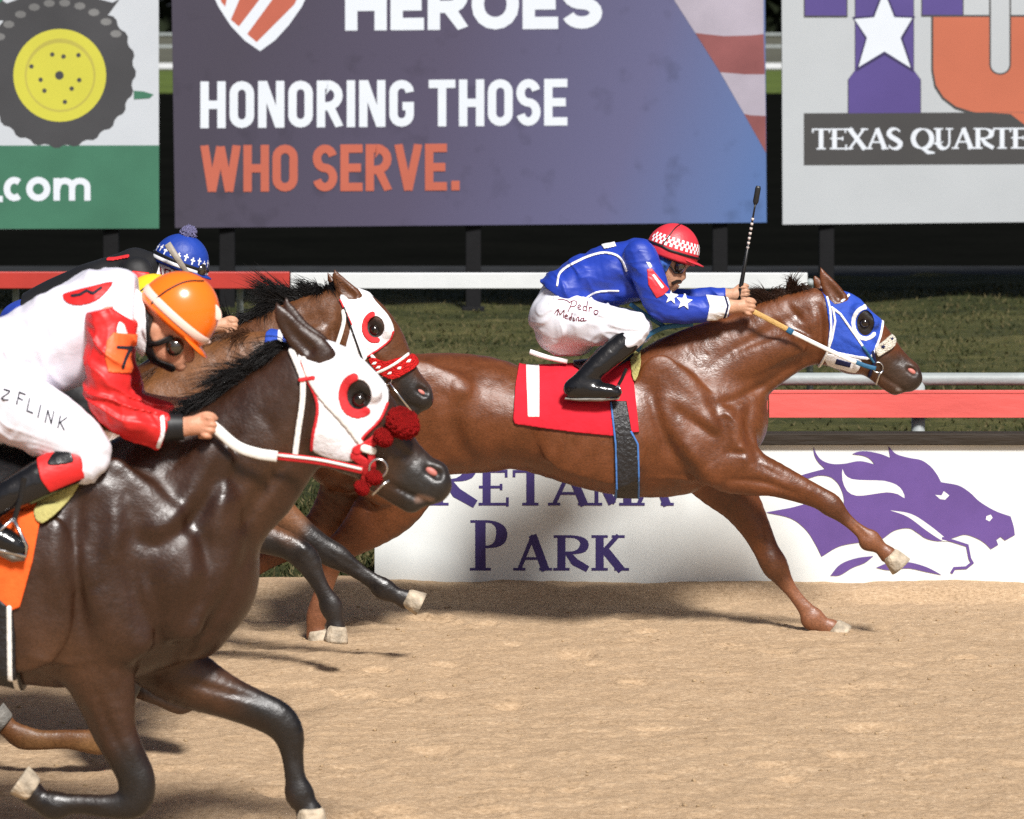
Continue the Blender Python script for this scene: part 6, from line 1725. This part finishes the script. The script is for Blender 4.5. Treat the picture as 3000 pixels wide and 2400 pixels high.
br_4, FBr4 = f4.garment('breeches', [([(-90, 1130, 128, .165), (0, 1135, 118, .16), (60, 1130, 96, .15)], .03), (legN4, .03), (legF4, .03)], .0065, M['breeches'], r4, wr=((.004, 8, dict(stretch=(.8, 1, 1.2), seed=31.0)), (.011, 20, dict(u=(.85, 0, -.5), seed=33.0)), (.006, 30, dict(u=(.3, 0, 1), seed=35.0))),
    cut=(shp_poly(f4.P([(-300, 1000), (-160, 1010), (60, 1060), (172, 1100), (300, 1200), (360, 1300), (330, 1400), (240, 1410), (215, 1340), (160, 1310), (60, 1330), (-60, 1310), (-300, 1300)])),))
# block letters on the thigh
def lw(ch, x, y, w, h, rot):
    ca, sa = math.cos(rot), math.sin(rot); out = []
    for pts, sw, cl in sans(ch, w, h, 4):
        P_ = [(x + a * ca + b * sa, y + a * sa - b * ca) for a, b in pts]
        out.append(P_ + ([P_[0]] if cl else []))
    return out
sts = []
for i, ch in enumerate('ZFLINK'):
    x, y = 18 + i * 32, 1168 + i * 15.5
    if ch == 'Z': sts += [[(x - 8, y - 26), (x + 10, y - 20), (x - 14, y), (x + 6, y + 4)]]
    elif ch == 'F': sts += [[(x, y), (x + 6, y - 34)], [(x + 6, y - 34), (x + 24, y - 28)], [(x + 3, y - 18), (x + 17, y - 12)]]
    elif ch == 'L': sts += [[(x + 6, y - 32), (x, y + 2)], [(x, y + 2), (x + 18, y + 8)]]
    elif ch == 'I': sts += [[(x + 8, y - 30), (x + 2, y + 4)]]
    elif ch == 'N': sts += [[(x - 8, y + 2), (x - 2, y - 32)], [(x - 2, y - 32), (x + 10, y + 6)], [(x + 10, y + 6), (x + 16, y - 28)]]
    elif ch == 'K': sts += [[(x - 2, y + 2), (x + 4, y - 32)], [(x + 22, y - 26), (x + 2, y - 12)], [(x + 5, y - 12), (x + 16, y + 8)]]
for k, q in enumerate(sts): pass
scribble(FBr4, 'lettering', sts, M['text_blk'], br_4, 13.5, -.25, .005)
for sgn in (1, -1):
    bt, FBt = f4.garment('boot', [([(q[0], q[1], q[2] + 1, q[3], q[4] * sgn) for q in shin4], .02), ([(q[0], q[1], q[2] + 1, q[3], q[4] * sgn) for q in foot4], .03)], .0065, M['boot'], r4, wr=((.004, 16, dict(seed=43.0)),))
    onto(FBt, 'boot_cuff', shp_poly(f4.P([(104, 1330), (180, 1290), (240, 1310), (250, 1400), (150, 1440), (124, 1400)], -.3 * sgn)), .006, M['silk_red'], bt, 13.5, side=None)
    onto(FBt, 'cuff_panel', shp_poly(f4.P([(142, 1350), (165, 1318), (200, 1316), (218, 1345), (205, 1355), (152, 1360)], -.3 * sgn), 2), .009, M['black_leather'], bt, 13.5, side=None)
    mb = MB(); mb.tube(along(h4, [(-100, 1566), (-20, 1606), (40, 1634), (72, 1634)], -.335 * sgn), [.018, .032, .034, .022], 10, True, .45, (0, .35, 1)); mb.build('sole', M['sole'], bt, smooth=True)
hm = Helm(13.5, (520, 918), 42, .142, .112, .150)
cap4 = hm.shell('helmet', M['cap_orange'], r4, -16)
hm.brim('brim', M['cap_orange'], cap4, .045, -12, 60, .35)
hm.band('pale_band', [(a_, -2) for a_ in range(-180, 181, 15)], .030, M['pale_band'], cap4, 1.0)
hm.band('elastic', [(128, -10), (124, 20), (118, 50), (100, 75)], .006, M['black_el'], cap4, 1.02)
ball('helmet_badge', hm.pt(25, 40, 1.0), .030, .004, .016, M['pale_band'], cap4, 1.2)
gg = ball('goggles', U(512, 1016, 13.5 - .055), .032, .026, .034, M['lens'], r4, .5)
ball('goggle_glint', U(508, 1014, 13.5 - .079), .012, .006, .014, M['lens_gold'], gg)  # gold reflection painted as a blob on the dark goggles
onto(FB4, 'collar', shp_poly(f4.P([(350, 840), (400, 850), (424, 900), (430, 1000), (414, 1050), (380, 1000), (350, 940)], -.06), 2), .016, M['w_cloth'], r4, 13.5, side=None)
onto(FB4, 'hair', shp_poly(f4.P([(420, 900), (450, 930), (440, 980), (424, 1000)], -.06)), .010, M['hairm'], r4, 13.5, side=None)
onto(FB4, 'goggle_strap', shp_line(f4.P([(420, 1010), (462, 1006), (500, 990)], -.06), .020, 3), .012, M['black_el'], r4, 13.5, side=None)
onto(FB4, 'chin_strap', shp_line(f4.P([(424, 930), (430, 1000), (450, 1060), (500, 1082)], -.06), .030, 3), .014, M['black_el'], r4, 13.5, side=None)

# ---- rider of the bay beyond
f2 = Fig(18.0)
a = U(190, 1060, 18.0)
r2 = empty('person', (a.x, a.y, a.z), 'rider in a black jacket and blue helmet with a bobble, beyond the orange helmet', 'person', 'riders')
torso2 = [(90, 935, 76, .15), (180, 885, 76, .15), (285, 842, 78, .165), (392, 800, 66, .165)]
armN2 = [(400, 805, 50, .065, -.165), (440, 880, 46, .06, -.2), (480, 940, 42, .056, -.2), (560, 955, 38, .05, -.18), (620, 952, 28, .042, -.17)]
legN2 = [(90, 975, 84, .09, -.09), (200, 1000, 70, .085, -.17), (290, 1020, 54, .07, -.235), (312, 1040, 44, .062, -.25), (290, 1070, 38, .054, -.265)]
shin2 = [(288, 1068, 38, .052, -.268), (230, 1120, 38, .052, -.295), (170, 1180, 32, .046, -.32), (150, 1200, 28, .042, -.325)]
foot2 = [(132, 1214, 23, .038, -.328), (190, 1218, 23, .042, -.335), (250, 1220, 18, .04, -.335)]
head2 = [([(522, 774, 54, .074), (545, 782, 50, .072)], .02), ([(505, 815, 44, .06), (528, 835, 40, .056), (538, 855, 30, .046)], .03), ([(562, 832, 10, .014), (568, 846, 8, .015)], .015), ([(530, 875, 16, .028)], .02)]
body2 = [(slim(torso2), .04), (slim(armN2), .03), (slim(flip(armN2)), .03), (slim(legN2), .03), (slim(flip(legN2)), .03), (slim(shin2), .02), (slim(flip(shin2)), .02), (slim(foot2), .02), (slim(flip(foot2)), .02), ([(380, 810, 46, .06), (440, 805, 40, .056), (490, 815, 40, .055)], .03),
         ([(610, 952, 24, .026, -.17), (645, 952, 20, .02, -.17)], .015), ([(610, 952, 24, .026, .17), (645, 952, 20, .02, .17)], .015)] + head2 + fist((664, 954), 6, -.17, 1.05, .1) + fist((664, 954), 6, .17, 1.05, .1)
FB2 = f2.field(body2, .0065)
V, Q = FB2.mesh(); mesh_np('body', V, Q, M['skin'], r2)
jk2, FJ2 = f2.garment('jacket', [(torso2, .03), (armN2, .03), (flip(armN2), .03), ([(400, 790, 56, .12), (432, 790, 48, .08)], .03)], .007, M['silk_black'], r2, wr=((.007, 12, dict(seed=52.0)),), cut=(shp_poly(f2.P([(30, 600), (625, 600), (625, 1010), (330, 1000), (160, 975), (70, 900)])),))
onto(FJ2, 'back_mark', shp_line(f2.P([(318, 758), (340, 756), (378, 748)], -.05), .014), .006, M['r_cloth'], jk2, 18.0, side=None)
onto(FB2, 'collar', shp_poly(f2.P([(372, 800), (400, 786), (446, 792), (450, 830), (400, 850), (376, 830)], -.07)), .030, M['silk_red'], r2, 18.0, side=None)
onto(FB2, 'neck_tube', shp_poly(f2.P([(446, 775), (480, 772), (520, 800), (545, 830), (530, 880), (470, 850), (446, 815)], -.06), 2), .012, M['w_cloth'], r2, 18.0, side=None)
onto(FB2, 'tube_mark', shp_line(f2.P([(470, 783), (474, 808)], -.06), .008), .015, M['text_red'], r2, 18.0)
onto(FB2, 'tube_mark', shp_line(f2.P([(484, 788), (484, 808), (498, 806), (500, 792), (484, 788)], -.06), .007), .015, M['text_red'], r2, 18.0)
br_2, _ = f2.garment('breeches', [([(80, 960, 84, .165), (120, 970, 80, .16)], .03), (legN2, .03), (flip(legN2), .03)], .008, M['breeches_b'], r2, wr=((.006, 11, dict(seed=61.0)),))
for sgn in (1, -1): f2.garment('boot', [([(q[0], q[1], q[2] + 1, q[3], q[4] * sgn) for q in shin2], .02), ([(q[0], q[1], q[2] + 1, q[3], q[4] * sgn) for q in foot2], .03)], .008, M['boot'], r2)
hm = Helm(18.0, (530, 766), 20, .130, .106, .128)
cap2 = hm.shell('helmet', M['cap_blue'], r2, -16)
hm.brim('brim', M['cap_blue'], cap2, .035, -8, 62, .3)
for i in range(11):
    az = 0 + i * 16; e = 12 + (3 if i % 2 else 0)
    mb = MB(); hm.patch('', az - 1.6, az + 1.6, e - 7, e + 8, None, None, 1.014, mb, 2); hm.patch('', az - 5, az + 5, e + .5, e + 3.5, None, None, 1.0165, mb, 2); mb.build('cross_print', M['cap_white'], cap2, smooth=True)
hm.band('white_band', [(a_, -6) for a_ in range(-180, 181, 20)], .018, M['cap_white'], cap2, 1.01)
hm.band('goggle_strap', [(a_, -1 + abs(a_) * .02) for a_ in range(-180, 181, 20)], .014, M['black_el'], cap2, 1.03)
fuzz_ball('bobble', U(552, 684, 18.0), 23 * f2.sc, 1.0, pmat('lilac_white_wool', (0.42, 0.40, 0.72), .95, .1, 1.0, 60, .5, 40), cap2, 0, 4, .22)
gg = ball('goggles', U(586, 792, 18 - .05), .030, .03, .036, M['lens'], r2, .4)

# ---- rider of the hidden horse
f3 = Fig(15.7)
a = U(100, 1180, 15.7)
r3 = empty('person', (a.x, a.y, a.z), 'rider with a yellow helmet, mostly hidden behind the orange helmet', 'person', 'riders')
torso3 = [(10, 1070, 88, .15), (90, 1030, 88, .15), (200, 990, 92, .165), (300, 945, 76, .165)]
armN3 = [(306, 960, 58, .065, -.165), (285, 1060, 54, .06, -.2), (285, 1150, 48, .056, -.2), (360, 1200, 44, .05, -.18), (425, 1222, 32, .042, -.17)]
legN3 = [(0, 1110, 96, .09, -.09), (130, 1140, 80, .085, -.17), (226, 1160, 58, .07, -.235), (250, 1182, 50, .062, -.25), (220, 1220, 44, .054, -.265)]
shin3 = [(220, 1216, 44, .052, -.268), (150, 1280, 44, .052, -.295), (80, 1345, 36, .046, -.32), (60, 1370, 32, .042, -.325)]
foot3 = [(40, 1385, 26, .038, -.328), (110, 1390, 26, .042, -.335), (180, 1394, 20, .04, -.335)]
head3 = [([(430, 905, 74, .074), (470, 915, 66, .072)], .02), ([(425, 955, 52, .06), (450, 975, 46, .056), (462, 998, 36, .046)], .03), ([(490, 970, 11, .014), (496, 985, 9, .015)], .015)]
body3 = [(slim(torso3), .04), (slim(armN3), .03), (slim(flip(armN3)), .03), (slim(legN3), .03), (slim(flip(legN3)), .03), (slim(shin3), .02), (slim(flip(shin3)), .02), (slim(foot3), .02), (slim(flip(foot3)), .02), ([(290, 950, 50, .06), (350, 940, 46, .056), (400, 945, 46, .055)], .03),
         ([(415, 1220, 28, .026, -.17), (450, 1230, 23, .02, -.17)], .015), ([(415, 1220, 28, .026, .17), (450, 1230, 23, .02, .17)], .015)] + head3 + fist((470, 1235), 7, -.17, 1.2, .1) + fist((470, 1235), 7, .17, 1.2, .1)
FB3 = f3.field(body3, .0075)
V, Q = FB3.mesh(); mesh_np('body', V, Q, M['skin'], r3)
f3.garment('jacket', [(torso3, .03), (armN3, .03), (flip(armN3), .03), ([(310, 930, 62, .12), (346, 930, 52, .08)], .03)], .008, M['silk_yellow'], r3, wr=((.007, 12, dict(seed=72.0)),), cut=(shp_poly(f3.P([(-60, 700), (430, 700), (430, 1290), (250, 1240), (80, 1110), (-10, 1060)])),))
f3.garment('breeches', [([(-10, 1095, 96, .165), (40, 1110, 90, .16)], .03), (legN3, .03), (flip(legN3), .03)], .009, M['silk_black'], r3)
for sgn in (1, -1): f3.garment('boot', [([(q[0], q[1], q[2] + 1, q[3], q[4] * sgn) for q in shin3], .02), ([(q[0], q[1], q[2] + 1, q[3], q[4] * sgn) for q in foot3], .03)], .009, M['boot'], r3)
hm = Helm(15.7, (450, 895), 35, .128, .106, .128)
cap3 = hm.shell('helmet', M['cap_yellow'], r3, -16)
hm.brim('brim', M['cap_yellow'], cap3, .035, -8, 62, .3)
hm.band('elastic', [(128, -10), (124, 20), (118, 50), (100, 75)], .006, M['black_el'], cap3, 1.02)
a = U(650, 955, 17.83)
wp = empty('whip', (a.x, a.y, a.z), 'grey whip crossing in front of the blue helmet', 'whip')
q0, q1 = U(490, 714, 17.82), U(658, 962, 17.83)
mb = MB(); mb.tube([tuple(q0), tuple(q0.lerp(q1, .2)), tuple(q0.lerp(q1, .42))], [.017, .014, .010], 8, True, .35); mb.build('flap', M['whip_g'], wp, smooth=True)
mb = MB(); mb.tube([tuple(q0.lerp(q1, .41)), tuple(q1)], [.008, .011], 8); mb.build('handle', M['whip'], wp, smooth=True)
a = U(60, 1200, 15.7)
sd3 = empty('saddle', (a.x, a.y, a.z), 'dark racing saddle under the rider with the yellow helmet', 'saddle')
h3.wrapped('seat', shp_poly(h3.P([(-40, 1215), (80, 1225), (220, 1210), (235, 1240), (120, 1268), (-20, 1250)], -.2), 2), .03, M['black_leather'], sd3)
h3.wrapped('girth', shp_poly(h3.P([(140, 1300), (215, 1300), (225, 1750), (150, 1750)], -.27)), .02, M['girth'], sd3)
